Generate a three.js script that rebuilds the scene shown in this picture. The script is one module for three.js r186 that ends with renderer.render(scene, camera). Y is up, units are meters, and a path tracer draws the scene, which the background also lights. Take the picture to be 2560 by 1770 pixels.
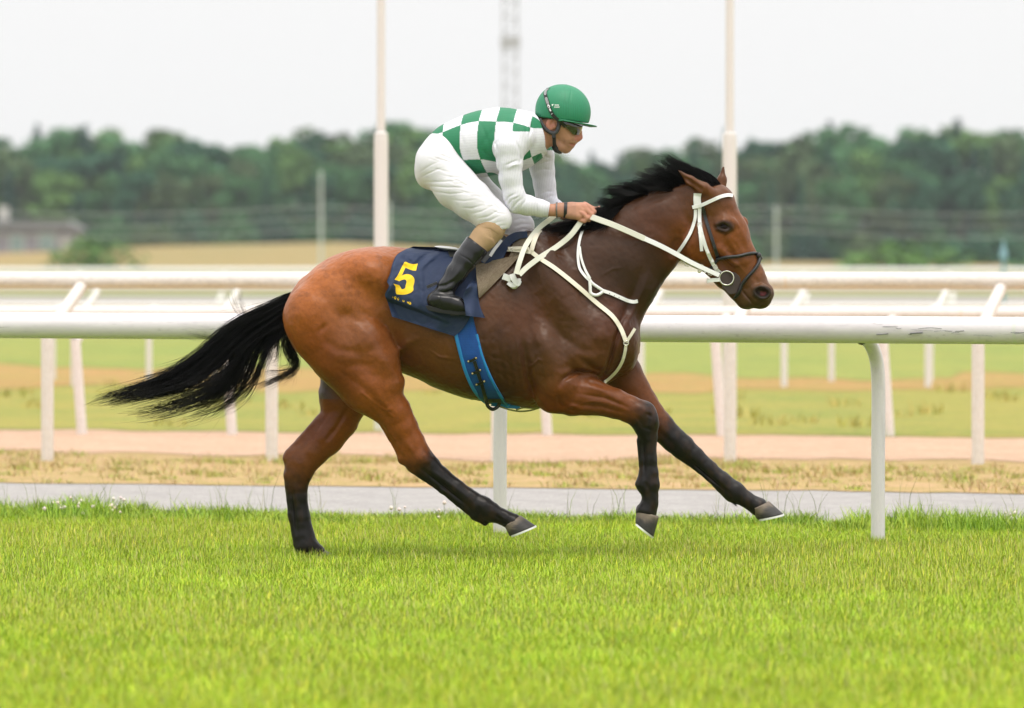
import * as THREE from 'three';
import { mergeGeometries } from 'three/addons/utils/BufferGeometryUtils.js';

// ---------------------------------------------------------------- camera, sky, sun, exposure
const scene = new THREE.Scene();
const EYE = 1.4426, BACK = 26;
const camera = new THREE.PerspectiveCamera(7.2131, 2560 / 1770, 1, 4000);
camera.position.set(0, EYE, BACK);
camera.lookAt(0, 0.9537, 0);
camera.focus = 25.95;
camera.userData.fStop = 3.2;

const skyTexture = (() => {
  const w = 64, h = 32, d = new Float32Array(w * h * 4);
  for (let j = 0; j < h; j++) {
    const e = ((j + 0.5) / h - 0.5) * Math.PI, s = Math.max(0, Math.sin(e));
    const v = 0.91 * (1 + 1.55 * Math.pow(s, 1.2));                                 // an overcast sky, a little brighter overhead
    for (let i = 0; i < w; i++) d.set([v * 1.004, v, v * 0.998, 1], (j * w + i) * 4);
  }
  const t = new THREE.DataTexture(d, w, h, THREE.RGBAFormat, THREE.FloatType);
  t.mapping = THREE.EquirectangularReflectionMapping; t.magFilter = THREE.LinearFilter; t.needsUpdate = true;
  return t;
})();
scene.background = skyTexture;
scene.environment = skyTexture;

const sun = new THREE.DirectionalLight(0xfff4e6, 1.5);
sun.position.set(4, 20, 7); sun.target.position.set(0, 0.5, 0);
sun.castShadow = true; sun.shadow.radius = 50; sun.shadow.mapSize.set(2048, 2048);
Object.assign(sun.shadow.camera, { left: -12, right: 12, top: 12, bottom: -12, near: 1, far: 60 });
scene.add(sun, sun.target);

scene.fog = new THREE.FogExp2(0xe6eef2, 0.00016);

const renderer = new THREE.WebGLRenderer({ antialias: true });
renderer.setSize(1024, 708);
renderer.toneMapping = THREE.LinearToneMapping;
renderer.toneMappingExposure = 1.0;
renderer.shadowMap.enabled = true;

// ---------------------------------------------------------------- helpers
let seed = 7;
const rnd = () => { seed = (seed * 1664525 + 1013904223) >>> 0; return seed / 4294967296; };
const rr = (a, b) => a + (b - a) * rnd();
const clamp = (x, a, b) => x < a ? a : x > b ? b : x;
const mix = (a, b, t) => a + (b - a) * t;
const smooth = (a, b, x) => { const t = clamp((x - a) / (b - a), 0, 1); return t * t * (3 - 2 * t); };
const hash3 = (i, j, k) => { let h = (i * 374761393 + j * 668265263 + k * 2147483647) | 0; h = Math.imul(h ^ (h >>> 13), 1274126177); h ^= h >>> 16; return (h >>> 0) / 4294967296; };
function noise(x, y, z = 0) {
  const i = Math.floor(x), j = Math.floor(y), k = Math.floor(z), u = x - i, v = y - j, w = z - k;
  const a = u * u * (3 - 2 * u), b = v * v * (3 - 2 * v), c = w * w * (3 - 2 * w);
  const L = (p, q, t) => p + (q - p) * t, H = hash3;
  return L(L(L(H(i, j, k), H(i + 1, j, k), a), L(H(i, j + 1, k), H(i + 1, j + 1, k), a), b), L(L(H(i, j, k + 1), H(i + 1, j, k + 1), a), L(H(i, j + 1, k + 1), H(i + 1, j + 1, k + 1), a), b), c);
}
const fbm = (x, y, z = 0) => 0.5 * noise(x, y, z) + 0.25 * noise(2.1 * x, 2.1 * y, 2.1 * z + 7) + 0.15 * noise(4.3 * x, 4.3 * y, 4.3 * z + 3) + 0.1 * noise(9 * x, 9 * y, 9 * z);
const lin = (r, g, b) => new THREE.Color().setRGB(r / 255, g / 255, b / 255, THREE.SRGBColorSpace);

const taken = new Map();
function numbered(name) { const n = taken.get(name) ?? 0; taken.set(name, n + 1); return n ? `${name}_${String(n).padStart(3, '0')}` : name; }
function tag(o, label, category, group) { o.userData.label = label; o.userData.category = category; if (group) o.userData.group = group; return o; }
function group(name, label, category, grp) { const g = new THREE.Group(); g.name = numbered(name); scene.add(g); return tag(g, label, category, grp); }
function mesh(name, geo, mat, parent = scene) {
  const m = new THREE.Mesh(geo, mat); m.name = parent === scene ? numbered(name) : name; m.castShadow = m.receiveShadow = true; parent.add(m); return m;
}
const std = (o) => new THREE.MeshStandardMaterial(o), phy = (o) => new THREE.MeshPhysicalMaterial(o);

// Figures (horse, rider, tack) are laid out on a sheet of 540 units to the metre, y down from 1400 at the ground, z towards the camera.
const U = 540, SX = (x) => (x - 1280) / U, SY = (y) => (1400 - y) / U, SZ = (z) => z / U;
const V3 = (x, y, z) => new THREE.Vector3(SX(x), SY(y), SZ(z));

function curve(pts) {                                            // smooth curve through [x, a, b, ...] rows; returns x -> [a, b, ...]
  const n = pts.length, m = pts[0].length - 1;
  const tan = pts.map((p, i) => { const a = pts[Math.max(0, i - 1)], b = pts[Math.min(n - 1, i + 1)]; return p.slice(1).map((_, c) => (b[c + 1] - a[c + 1]) / (b[0] - a[0])); });
  return (x) => {
    let i = 0; while (i < n - 2 && x > pts[i + 1][0]) i++;
    const p = pts[i], q = pts[i + 1], h = q[0] - p[0], t = clamp((x - p[0]) / h, 0, 1), t2 = t * t, t3 = t2 * t, out = [];
    for (let c = 0; c < m; c++) out.push((2 * t3 - 3 * t2 + 1) * p[c + 1] + (t3 - 2 * t2 + t) * h * tan[i][c] + (-2 * t3 + 3 * t2) * q[c + 1] + (t3 - t2) * h * tan[i + 1][c]);
    return out;
  };
}

// ---------------------------------------------------------------- distance fields on a grid, meshed to one continuous surface
const cap = (a, b) => {                                          // tapered limb between joints [x, y, z, r, q]; q = depth over height of its section
  const [ax, ay, az, ar, aq = 1] = a, [bx, by, bz, br, bq = 1] = b, dx = bx - ax, dy = by - ay, dz = bz - az, L = dx * dx + dy * dy + dz * dz || 1e-6;
  const R = Math.max(ar * Math.max(1, aq), br * Math.max(1, bq));
  return {
    b: [Math.min(ax, bx) - R, Math.min(ay, by) - R, Math.min(az, bz) - R, Math.max(ax, bx) + R, Math.max(ay, by) + R, Math.max(az, bz) + R],
    d: (x, y, z) => {
      let t = ((x - ax) * dx + (y - ay) * dy + (z - az) * dz) / L; t = t < 0 ? 0 : t > 1 ? 1 : t;
      const r = ar + (br - ar) * t, q = aq + (bq - aq) * t, ex = x - ax - dx * t, ey = y - ay - dy * t, ez = (z - az - dz * t) / q;
      return Math.sqrt(ex * ex + ey * ey + ez * ez) - r;
    },
  };
};
const ell = (cx, cy, cz, rx, ry, rz, deg = 0) => {
  const c = Math.cos(deg * Math.PI / 180), s = Math.sin(deg * Math.PI / 180), R = Math.max(rx, ry), m = Math.min(rx, ry, rz);
  return { b: [cx - R, cy - R, cz - rz, cx + R, cy + R, cz + rz], d: (x, y, z) => { const u = x - cx, v = y - cy, a = (u * c + v * s) / rx, b = (-u * s + v * c) / ry, w = (z - cz) / rz; return (Math.sqrt(a * a + b * b + w * w) - 1) * m; } };
};
class Field {
  constructor(lo, hi, h) {
    this.lo = lo; this.h = h; this.n = lo.map((a, i) => Math.ceil((hi[i] - a) / h) + 1);
    this.f = new Float32Array(this.n[0] * this.n[1] * this.n[2]).fill(60);
  }
  each(b, pad, fn) {
    const { lo, h, n, f } = this, r = [0, 1, 2].map((c) => [Math.max(0, Math.floor((b[c] - pad - lo[c]) / h)), Math.min(n[c] - 1, Math.ceil((b[c + 3] + pad - lo[c]) / h))]);
    for (let k = r[2][0]; k <= r[2][1]; k++) { const z = lo[2] + k * h;
      for (let j = r[1][0]; j <= r[1][1]; j++) { const y = lo[1] + j * h; let o = (k * n[1] + j) * n[0] + r[0][0];
        for (let i = r[0][0]; i <= r[0][1]; i++, o++) f[o] = fn(f[o], lo[0] + i * h, y, z); } }
  }
  add(p, k = 12) { this.each(p.b, k + 14, (a, x, y, z) => { const b = p.d(x, y, z), e = Math.max(k - Math.abs(a - b), 0) / k; return Math.min(a, b) - e * e * k / 4; }); return this; }
  cut(p, k = 4) { this.each(p.b, k + 6, (a, x, y, z) => { const b = -p.d(x, y, z), e = Math.max(k - Math.abs(a - b), 0) / k; return Math.max(a, b) + e * e * k / 4; }); return this; }
  chain(js, k = 12) { for (let i = 0; i + 1 < js.length; i++) this.add(cap(js[i], js[i + 1]), k); return this; }
  line(pts, amp, w, side = 1, z0 = 0) {                          // a crease (amp > 0) or ridge (amp < 0) along a path on one side of the body
    const xs = pts.map((p) => p[0]), ys = pts.map((p) => p[1]);
    const b = [Math.min(...xs), Math.min(...ys), side > 0 ? z0 : -400, Math.max(...xs), Math.max(...ys), side > 0 ? 400 : -z0];
    this.each(b, 2.4 * w, (a, x, y, z) => {
      if (side * z < z0 || a > 40) return a;
      let best = 1e9, bt = 0;
      for (let i = 0; i + 1 < pts.length; i++) {
        const [px, py] = pts[i], ux = pts[i + 1][0] - px, uy = pts[i + 1][1] - py; let t = ((x - px) * ux + (y - py) * uy) / (ux * ux + uy * uy); t = t < 0 ? 0 : t > 1 ? 1 : t;
        const ex = x - px - ux * t, ey = y - py - uy * t; const e2 = ex * ex + ey * ey; if (e2 < best) { best = e2; bt = (i + t) / (pts.length - 1); }
      }
      return best > 6 * w * w ? a : a + amp * Math.exp(-best / (w * w)) * (0.12 + 0.88 * Math.sin(Math.PI * clamp(bt, 0, 1)));
    });
    return this;
  }
  at(x, y, z) {
    const { lo, h, n, f } = this; let u = (x - lo[0]) / h, v = (y - lo[1]) / h, w = (z - lo[2]) / h;
    u = clamp(u, 0, n[0] - 1.001); v = clamp(v, 0, n[1] - 1.001); w = clamp(w, 0, n[2] - 1.001);
    const i = u | 0, j = v | 0, k = w | 0, a = u - i, b = v - j, c = w - k, o = (k * n[1] + j) * n[0] + i, X = 1, Y = n[0], Z = n[0] * n[1];
    const L = (p, q, t) => p + (q - p) * t;
    return L(L(L(f[o], f[o + X], a), L(f[o + Y], f[o + X + Y], a), b), L(L(f[o + Z], f[o + X + Z], a), L(f[o + Y + Z], f[o + X + Y + Z], a), b), c);
  }
  surf(x, y, side = 1) {                                         // depth of the surface towards (side 1) or away from the camera; NaN beside the body
    const top = side > 0 ? this.lo[2] + (this.n[2] - 1) * this.h : this.lo[2]; let z = top, f0 = this.at(x, y, z);
    for (let i = 0; i < 400; i++) {
      const z2 = z - side * 2; if (side * z2 < -400) break;
      const f1 = this.at(x, y, z2);
      if (f1 < 0) return z - side * 2 * f0 / (f0 - f1);
      z = z2; f0 = f1; if (side > 0 ? z < this.lo[2] : z > this.lo[2] + this.n[2] * this.h) break;
    }
    return NaN;
  }
  geometry(color) {
    const { lo, h, n, f } = this, [nx, ny, nz] = n, pos = [], nor = [], col = [], idx = [], map = new Int32Array(nx * ny * nz).fill(-1), Y = nx, Z = nx * ny;
    const E = [[0, 1], [2, 3], [4, 5], [6, 7], [0, 2], [1, 3], [4, 6], [5, 7], [0, 4], [1, 5], [2, 6], [3, 7]], O = [0, 1, Y, Y + 1, Z, Z + 1, Z + Y, Z + Y + 1];
    const c = new THREE.Color();
    for (let k = 0; k < nz - 1; k++) for (let j = 0; j < ny - 1; j++) for (let i = 0; i < nx - 1; i++) {
      const o = k * Z + j * Y + i; let s = 0; for (let q = 0; q < 8; q++) if (f[o + O[q]] < 0) s |= 1 << q;
      if (s === 0 || s === 255) continue;
      let x = 0, y = 0, z = 0, m = 0;
      for (const [a, b] of E) { const fa = f[o + O[a]], fb = f[o + O[b]]; if ((fa < 0) === (fb < 0)) continue; const t = fa / (fa - fb);
        x += (a & 1) + ((b & 1) - (a & 1)) * t; y += (a >> 1 & 1) + ((b >> 1 & 1) - (a >> 1 & 1)) * t; z += (a >> 2) + ((b >> 2) - (a >> 2)) * t; m++; }
      x = lo[0] + (i + x / m) * h; y = lo[1] + (j + y / m) * h; z = lo[2] + (k + z / m) * h;
      map[o] = pos.length / 3; pos.push(SX(x), SY(y), SZ(z));
      const e = h * 0.8; let gx = this.at(x + e, y, z) - this.at(x - e, y, z), gy = this.at(x, y - e, z) - this.at(x, y + e, z), gz = this.at(x, y, z + e) - this.at(x, y, z - e); const g = Math.hypot(gx, gy, gz) || 1;
      nor.push(gx / g, gy / g, gz / g);
      if (color) { color(c, x, y, z, gx / g, gy / g, gz / g); col.push(c.r, c.g, c.b); }
    }
    const quad = (a, b, cc, d, flip) => { if (a < 0 || b < 0 || cc < 0 || d < 0) return; flip ? idx.push(a, b, cc, a, cc, d) : idx.push(a, cc, b, a, d, cc); };
    for (let k = 1; k < nz - 1; k++) for (let j = 1; j < ny - 1; j++) for (let i = 1; i < nx - 1; i++) {
      const o = k * Z + j * Y + i, s = f[o] < 0;
      if (s !== (f[o + 1] < 0)) quad(map[o], map[o - Y], map[o - Y - Z], map[o - Z], s);
      if (s !== (f[o + Y] < 0)) quad(map[o], map[o - Z], map[o - Z - 1], map[o - 1], s);
      if (s !== (f[o + Z] < 0)) quad(map[o], map[o - 1], map[o - 1 - Y], map[o - Y], s);
    }
    // the sheet's y runs down, so check which way the faces turned out and set them by the normals
    const A = new THREE.Vector3(), B = new THREE.Vector3(), C = new THREE.Vector3();
    for (let t = 0; t < idx.length; t += 3) {
      A.fromArray(pos, idx[t] * 3); B.fromArray(pos, idx[t + 1] * 3).sub(A); C.fromArray(pos, idx[t + 2] * 3).sub(A); B.cross(C);
      const q = idx[t] * 3; if (B.x * nor[q] + B.y * nor[q + 1] + B.z * nor[q + 2] < 0) { const w = idx[t + 1]; idx[t + 1] = idx[t + 2]; idx[t + 2] = w; }
    }
    const g = new THREE.BufferGeometry();
    g.setAttribute('position', new THREE.Float32BufferAttribute(pos, 3)); g.setAttribute('normal', new THREE.Float32BufferAttribute(nor, 3));
    if (color) g.setAttribute('color', new THREE.Float32BufferAttribute(col, 3));
    g.setIndex(idx); return g;
  }
}
// ---------------------------------------------------------------- ground
function dataTex(w, h, fn, srgb = true) {
  const d = new Uint8Array(w * h * 4); const o = [0, 0, 0];
  for (let j = 0; j < h; j++) for (let i = 0; i < w; i++) { fn(o, i / w, j / h, i, j); d.set([clamp(o[0], 0, 255), clamp(o[1], 0, 255), clamp(o[2], 0, 255), 255], (j * w + i) * 4); }
  const t = new THREE.DataTexture(d, w, h, THREE.RGBAFormat); t.wrapS = t.wrapT = THREE.RepeatWrapping; t.magFilter = THREE.LinearFilter; t.minFilter = THREE.LinearMipmapLinearFilter; t.generateMipmaps = true; if (srgb) t.colorSpace = THREE.SRGBColorSpace; t.needsUpdate = true; return t;
}
const wrapN = (u, v, f, s) => { const a = u * f, b = v * f, x = (n, m) => noise(((n % f) + f) % f + s * 31.7, ((m % f) + f) % f, s); const i = Math.floor(a), j = Math.floor(b), p = a - i, q = b - j, A = p * p * (3 - 2 * p), B = q * q * (3 - 2 * q), H = (i, j) => hash3(((i % f) + f) % f, ((j % f) + f) % f, s); return mix(mix(H(i, j), H(i + 1, j), A), mix(H(i, j + 1), H(i + 1, j + 1), A), B); };
const tfbm = (u, v, f, s) => 0.5 * wrapN(u, v, f, s) + 0.28 * wrapN(u, v, f * 2, s + 1) + 0.22 * wrapN(u, v, f * 4, s + 2);
const mottled = (a, b, c, fr, s) => dataTex(512, 512, (o, u, v) => { const n = clamp((tfbm(u, v, fr, s) - 0.28) * 2.2, 0, 1), m = clamp((tfbm(u, v, fr * 6, s + 9) - 0.4) * 2.6, 0, 1), g = 0.86 + 0.28 * wrapN(u, v, 256, s + 5); for (let k = 0; k < 3; k++) o[k] = mix(mix(a[k], b[k], n), c[k], m * 0.55) * g; });
// Strips of the course run slightly askew to the view: each edge is a line from (-X, zl) to (X, zr).
const W = 70, line = (x0, z0, x1, z1) => (x) => z0 + (z1 - z0) * (x - x0) / (x1 - x0);
function strip(name, near, far, y, mat, tile) {
  const nx = 700, nz = 3, pos = [], uv = [], idx = [];
  for (let j = 0; j <= nz; j++) for (let i = 0; i <= nx; i++) { const x = mix(-W, W, i / nx), z = mix(near(x), far(x), j / nz); pos.push(x, y, z); uv.push(x / tile, -z / tile); }
  for (let j = 0; j < nz; j++) for (let i = 0; i < nx; i++) { const a = j * (nx + 1) + i, b = a + nx + 1; idx.push(a, a + 1, b, a + 1, b + 1, b); }
  const g = new THREE.BufferGeometry(); g.setAttribute('position', new THREE.Float32BufferAttribute(pos, 3)); g.setAttribute('uv', new THREE.Float32BufferAttribute(uv, 2)); g.setIndex(idx); g.computeVertexNormals();
  const m = mesh(name, g, mat); m.userData.kind = 'structure'; return m;
}
const ragged = (f, a, k, s) => (x) => f(x) + a * ((fbm(x * k + 50, s) - 0.5) * 1.6 + (noise(x * k * 5 + 90, s) - 0.5) * 0.5);
const E1 = line(-2.8, -4.45, 2.7, -2.95), E2 = ragged(line(-3.1, -8.4, 3, -6.9), 0.3, 1.1, 3), E3 = ragged(line(-3.3, -13.3, 3.2, -11.6), 1.6, 0.9, 5), E4 = ragged(line(-4, -18.1, 4, -16.6), 0.9, 0.8, 9), E5 = ragged(line(-5, -32, 5, -31), 5, 0.35, 13), E6 = ragged(line(-6, -40, 6, -39), 8, 0.3, 17), E7 = line(-8, -113, 8, -113), E8 = line(-8, -146, 8, -146);
const flat = (z) => () => z;
{ // open land to the horizon, with a low rise in the far field
  const rows = [...Array(40)].map((_, i) => 60 - 1400 * Math.pow(i / 39, 2.2)), cols = [...Array(61)].map((_, i) => -500 + 1000 * i / 60), pos = [], uv = [], idx = [];
  for (const z of rows) for (const x of cols) { const d = 26 - z; pos.push(x, -0.004 + 2.1 * smooth(300, 560, d) * Math.exp(-(((x + 20) / 26) ** 2)) + 0.5 * smooth(300, 560, d) * smooth(-20, -60, x), z); uv.push(x / 40, -z / 40); }
  for (let j = 0; j + 1 < rows.length; j++) for (let i = 0; i + 1 < cols.length; i++) { const a = j * cols.length + i, b = a + cols.length; idx.push(a, a + 1, b, a + 1, b + 1, b); }
  const g = new THREE.BufferGeometry(); g.setAttribute('position', new THREE.Float32BufferAttribute(pos, 3)); g.setAttribute('uv', new THREE.Float32BufferAttribute(uv, 2)); g.setIndex(idx); g.computeVertexNormals();
  mesh('ground', g, std({ map: mottled([150, 126, 74], [128, 120, 64], [162, 126, 82], 5, 1), roughness: 1 })).userData.kind = 'structure';
}
const turfSoil = mottled([92, 112, 34], [116, 134, 44], [84, 92, 36], 9, 3);
strip('turf', flat(24), E1, 0, std({ map: turfSoil, roughness: 1 }), 1.6);
strip('footpath', E1, E2, 0.004, std({ map: mottled([150, 146, 143], [162, 158, 154], [132, 128, 126], 8, 5), roughness: 0.9 }), 1.2);
strip('dry_verge', E2, E3, 0.008, std({ map: mottled([172, 142, 100], [146, 130, 66], [190, 152, 122], 9, 11), roughness: 1 }), 1.5);
strip('sand_track', E3, E4, 0.012, std({ map: mottled([184, 152, 126], [172, 140, 114], [196, 166, 142], 6, 17), roughness: 1 }), 2);
strip('grass_strip', E4, E5, 0.016, std({ map: mottled([140, 134, 50], [120, 128, 42], [158, 140, 70], 6, 23), roughness: 1 }), 5);
strip('worn_strip', E5, E6, 0.02, std({ map: mottled([156, 130, 66], [164, 124, 70], [138, 132, 56], 5, 29), roughness: 1 }), 6);
strip('infield_grass', E6, E7, 0.024, std({ map: mottled([124, 136, 52], [140, 140, 58], [112, 128, 48], 5, 31), roughness: 1 }), 12);
strip('far_track', E7, E8, 0.028, std({ map: mottled([146, 142, 132], [136, 132, 124], [158, 152, 142], 5, 37), roughness: 1 }), 12);
strip('far_grass', E8, flat(-200), 0.032, std({ map: mottled([120, 136, 56], [138, 146, 62], [112, 126, 52], 5, 41), roughness: 1 }), 12);

// ---------------------------------------------------------------- white running rails
const railTex = dataTex(512, 256, (o, u, v) => { const n = tfbm(u, v, 8, 51), k = 226 - 10 * clamp((n - 0.5) * 3, 0, 1) - 7 * wrapN(u, v, 128, 53), s = clamp((wrapN(u, v * 3 % 1, 64, 57) - 0.86) * 8, 0, 1) * clamp((tfbm(u, v, 6, 59) - 0.5) * 5, 0, 1); o[0] = k - 60 * s; o[1] = k - 6 - 62 * s; o[2] = k - 2 - 66 * s; });
const railWhite = std({ map: railTex, roughness: 0.42 }), dustyWhite = std({ map: mottled([222, 217, 213], [216, 210, 205], [208, 197, 187], 5, 61), roughness: 0.5 }), farWhite = std({ color: new THREE.Color(0.7, 0.69, 0.68), roughness: 0.5 }), collarMat = std({ color: new THREE.Color(0.72, 0.62, 0.52), roughness: 0.6 }), scuffMat = std({ color: new THREE.Color(0.16, 0.16, 0.165), roughness: 0.8 });
function tubeAlong(pts, r, seg = 24, rs = 14, squash = 1) {
  const c = pts.length > 2 ? new THREE.CatmullRomCurve3(pts) : new THREE.LineCurve3(pts[0], pts[1]); const g = new THREE.TubeGeometry(c, pts.length > 2 ? seg : 1, r, rs, false);
  return g;
}
function rail(label, o) {   // o: posts [[x, z]], tops: rail height, arm: how far the rail stands off its posts [dx, dz], r, pr
  const g = group('running_rail', label, 'rail'); const { posts, top, arm, r, pr, mat, lean = [0, 0], joint = 0.5, ext = 0 } = o;
  const P = posts.map(([x, z]) => new THREE.Vector3(x + arm[0], top, z + arm[1]));
  const first = P[0].clone().add(P[0].clone().sub(P[1]).multiplyScalar(ext)), last = P[P.length - 1].clone().add(P[P.length - 1].clone().sub(P[P.length - 2]).multiplyScalar(ext));
  const ends = [first]; for (let i = 0; i + 1 < P.length; i++) if (!o.long || i % o.long === 0) ends.push(P[i].clone().lerp(P[i + 1], joint)); ends.push(last);
  for (let i = 0; i + 1 < ends.length; i++) {
    const a = ends[i], b = ends[i + 1], u = b.clone().sub(a).normalize();
    mesh('rail_tube', tubeAlong([a.clone().addScaledVector(u, 0.0015), b.clone().addScaledVector(u, -0.0015)], r, 1, 28), mat, g);
    if (i && o.collar) { const q = u.clone().multiplyScalar(0.009); mesh('joint_ring', tubeAlong([a.clone().sub(q), a.clone().add(q)], r * 1.012, 1, 28), o.collar, g); }
  }
  posts.forEach(([x, z], i) => {
    const foot = new THREE.Vector3(x + lean[0], -0.1, z + lean[1]), head = P[i].clone().setY(top - r * 0.6), knee = new THREE.Vector3(x, top - (o.drop ?? 0.3), z);
    const pts = [foot, foot.clone().lerp(knee, 0.5), knee]; if (o.round) { for (const t of [0.3, 0.6, 0.85]) pts.push(new THREE.Vector3(mix(x, head.x, 1 - Math.cos(t * Math.PI / 2)), mix(knee.y, head.y, Math.sin(t * Math.PI / 2)), mix(z, head.z, 1 - Math.cos(t * Math.PI / 2)))); pts.push(head); mesh('post', tubeAlong(pts, pr, 40), mat, g); }
    else { mesh('post', tubeAlong([foot, knee], pr), mat, g); mesh('bracket_arm', tubeAlong([knee.clone().setY(knee.y - pr * 0.6), head], pr * 0.98), mat, g); }
  });
  return g;
}
const near1 = rail('thick white running rail just behind the horse, on round-bent posts', { posts: [[-6.4, -4.47], [-3.45, -3.38], [-0.06, -2.13], [1.79, -1.45], [4.6, -0.41]], top: 1.047, arm: [-0.09, 0.16], r: 0.066, pr: 0.0345, mat: railWhite, round: true, drop: 0.24, joint: 0.26, collar: std({ color: new THREE.Color(0.7, 0.69, 0.66), roughness: 0.5 }) });
{ // black scuffs left on the near rail
  const a = new THREE.Vector3(0.0, 0, 0), A = [1.7, 1.02, -1.29], dir = new THREE.Vector3(2.81, 0, 1.15).normalize();
  for (let i = 0; i < 18; i++) { const s = rr(0.1, 1.05), big = rnd() < 0.3, ang = rr(-0.35, 0.35), len = big ? rr(0.03, 0.07) : rr(0.02, 0.12), w = big ? rr(0.002, 0.0045) : rr(0.0007, 0.0016);
    const pts = [0, 0.5, 1].map((t, n) => { const q = s + (t - 0.5) * len, e = ang + rr(-0.05, 0.05); return new THREE.Vector3(1.7 + dir.x * q - dir.z * 0.0616 * Math.cos(e) * -0, 1.043, 0).set(1.7 + dir.x * q - dir.z * 0.066 * Math.cos(e), 1.043 + 0.066 * Math.sin(e), -1.29 + dir.z * q + dir.x * 0.066 * Math.cos(e)); });
    const g = new THREE.TubeGeometry(new THREE.CatmullRomCurve3(pts), 8, w, 5); const m = mesh('scuff_mark', g, scuffMat, near1); }
}
rail('white rail at chest height behind the footpath, on posts with slanting arms', { posts: [[-9.1, -12.6], [-7.2, -12.3], [-5.05, -12.1], [-3.14, -11.95], [-1.62, -11.85], [-0.1, -11.75], [1.46, -11.6], [3.1, -11.35], [4.7, -11.1], [6.4, -10.9]], top: 1.225, arm: [0.2, -0.48], r: 0.055, pr: 0.043, mat: dustyWhite, drop: 0.34, collar: collarMat, joint: 0.12, long: 2 });
rail('lower white rail at the far edge of the sand track, posts leaning', { posts: [[-6.6, -17.5], [-5.3, -17.4], [-4.6, -17.3], [-3.36, -17.2], [-2.2, -17.1], [-1.0, -17], [0.22, -17], [1.55, -16.8], [2.82, -16.7], [4.1, -16.6], [5.4, -16.5]], top: 0.945, arm: [0.1, -0.3], r: 0.05, pr: 0.04, mat: dustyWhite, drop: 0.2, lean: [0.06, 0], collar: collarMat, joint: 0.4, long: 2 });
const far4 = []; for (let i = -5; i < 6; i++) far4.push([-0.14 + 1.47 * i, -32 + 0.12 * i]);
rail('slim white rail across the middle of the grass infield', { posts: far4, top: 1.02, arm: [0.22, -0.4], r: 0.032, pr: 0.034, mat: farWhite, drop: 0.36, long: 3 });
const far5 = []; for (let i = -9; i < 9; i++) far5.push([0.27 + 1.05 * i, -34.4 + 0.1 * i]);
rail('slim white rail close behind the infield rail, posts set tighter', { posts: far5, top: 0.83, arm: [0.05, -0.2], r: 0.03, pr: 0.032, mat: farWhite, drop: 0.2, long: 3 });
const far6 = []; for (let i = -6; i < 7; i++) far6.push([2.4 * i, -66]);
rail('distant white rail before the far grey track', { posts: far6, top: 0.78, arm: [0.05, -0.2], r: 0.05, pr: 0.04, mat: farWhite, drop: 0.2, long: 3 });
const far7 = []; for (let i = -7; i < 8; i++) far7.push([3.2 * i, -98]);
rail('farthest white rail, a pale band along the far track', { posts: far7, top: 0.95, arm: [0.05, -0.2], r: 0.07, pr: 0.05, mat: farWhite, drop: 0.2, long: 3 });

// ---------------------------------------------------------------- tall poles and mast
const poleMat = std({ color: new THREE.Color(0.68, 0.66, 0.64), roughness: 0.45 });
for (const [x, z, label] of [[-1.03, -18.2, 'tall white stepped pole rising behind the horse’s back'], [1.72, -18.4, 'tall white stepped pole rising behind the horse’s head']]) {
  const p = group('tall_pole', label.replace('’', "'"), 'pole', 'white flag poles'); p.position.set(x, 0, z);
  mesh('lower_shaft', new THREE.LatheGeometry([[0.056, -0.2], [0.056, 2.3], [0.05, 2.34], [0.036, 2.36]].map(([a, b]) => new THREE.Vector2(a, b)), 24), poleMat, p);
  mesh('upper_shaft', new THREE.LatheGeometry([[0.034, 2.32], [0.03, 6.5], [0.026, 9], [0, 9.02]].map(([a, b]) => new THREE.Vector2(a, b)), 20), poleMat, p);
  mesh('collar', new THREE.TorusGeometry(0.044, 0.012, 8, 24).rotateX(Math.PI / 2).translate(0, 2.34, 0), poleMat, p);
}
{ const g = group('lattice_mast', 'tall grey lattice mast far behind the rider, blurred against the sky', 'mast'); g.position.set(-0.05, 0, -134); const mm = std({ color: new THREE.Color(0.42, 0.42, 0.42), roughness: 0.6 }), bar = (a, b, r) => tubeAlong([new THREE.Vector3(...a), new THREE.Vector3(...b)], r, 1, 6);
  const w = 0.2; for (const [x, z] of [[-w, -w], [w, -w], [w, w], [-w, w]]) mesh('leg', bar([x, -0.2, z], [x, 15, z], 0.028), mm, g);
  const br = []; for (let y = 0; y < 15; y += 0.5) for (const [x0, z0, x1, z1] of [[-w, w, w, w], [-w, -w, w, -w], [-w, -w, -w, w], [w, -w, w, w]]) br.push(bar([x0, y, z0], [x1, y + 0.5, z1], 0.014), bar([x0, y, z0], [x1, y, z1], 0.012));
  mesh('bracing', mergeGeometries(br), mm, g).userData.kind = 'stuff'; mesh('platform', new THREE.BoxGeometry(0.56, 0.28, 0.56).translate(0, 7.3, 0), mm, g); }
const greyMetal = std({ color: new THREE.Color(0.55, 0.57, 0.57), roughness: 0.5 });
const utility = [];
for (const [x, z, h, label] of [[-6.8, -174, 4.2, 'pale grey utility pole above the horse’s rump'], [-4.6, -184, 3.2, 'short grey utility pole beside the white stepped pole'], [9.5, -176, 3.0, 'grey utility pole in front of the right-hand trees']]) {
  const p = group('utility_pole', label.replace('’', "'"), 'pole', 'utility poles in the far field'); p.position.set(x, 0, z); utility.push([x, h, z]);
  mesh('shaft', new THREE.CylinderGeometry(0.045, 0.055, h + 0.2, 12).translate(0, h / 2 - 0.1, 0), greyMetal, p); mesh('cross_arm', new THREE.BoxGeometry(0.08, 0.08, 1).translate(0, h - 0.3, 0), greyMetal, p); }
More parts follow.
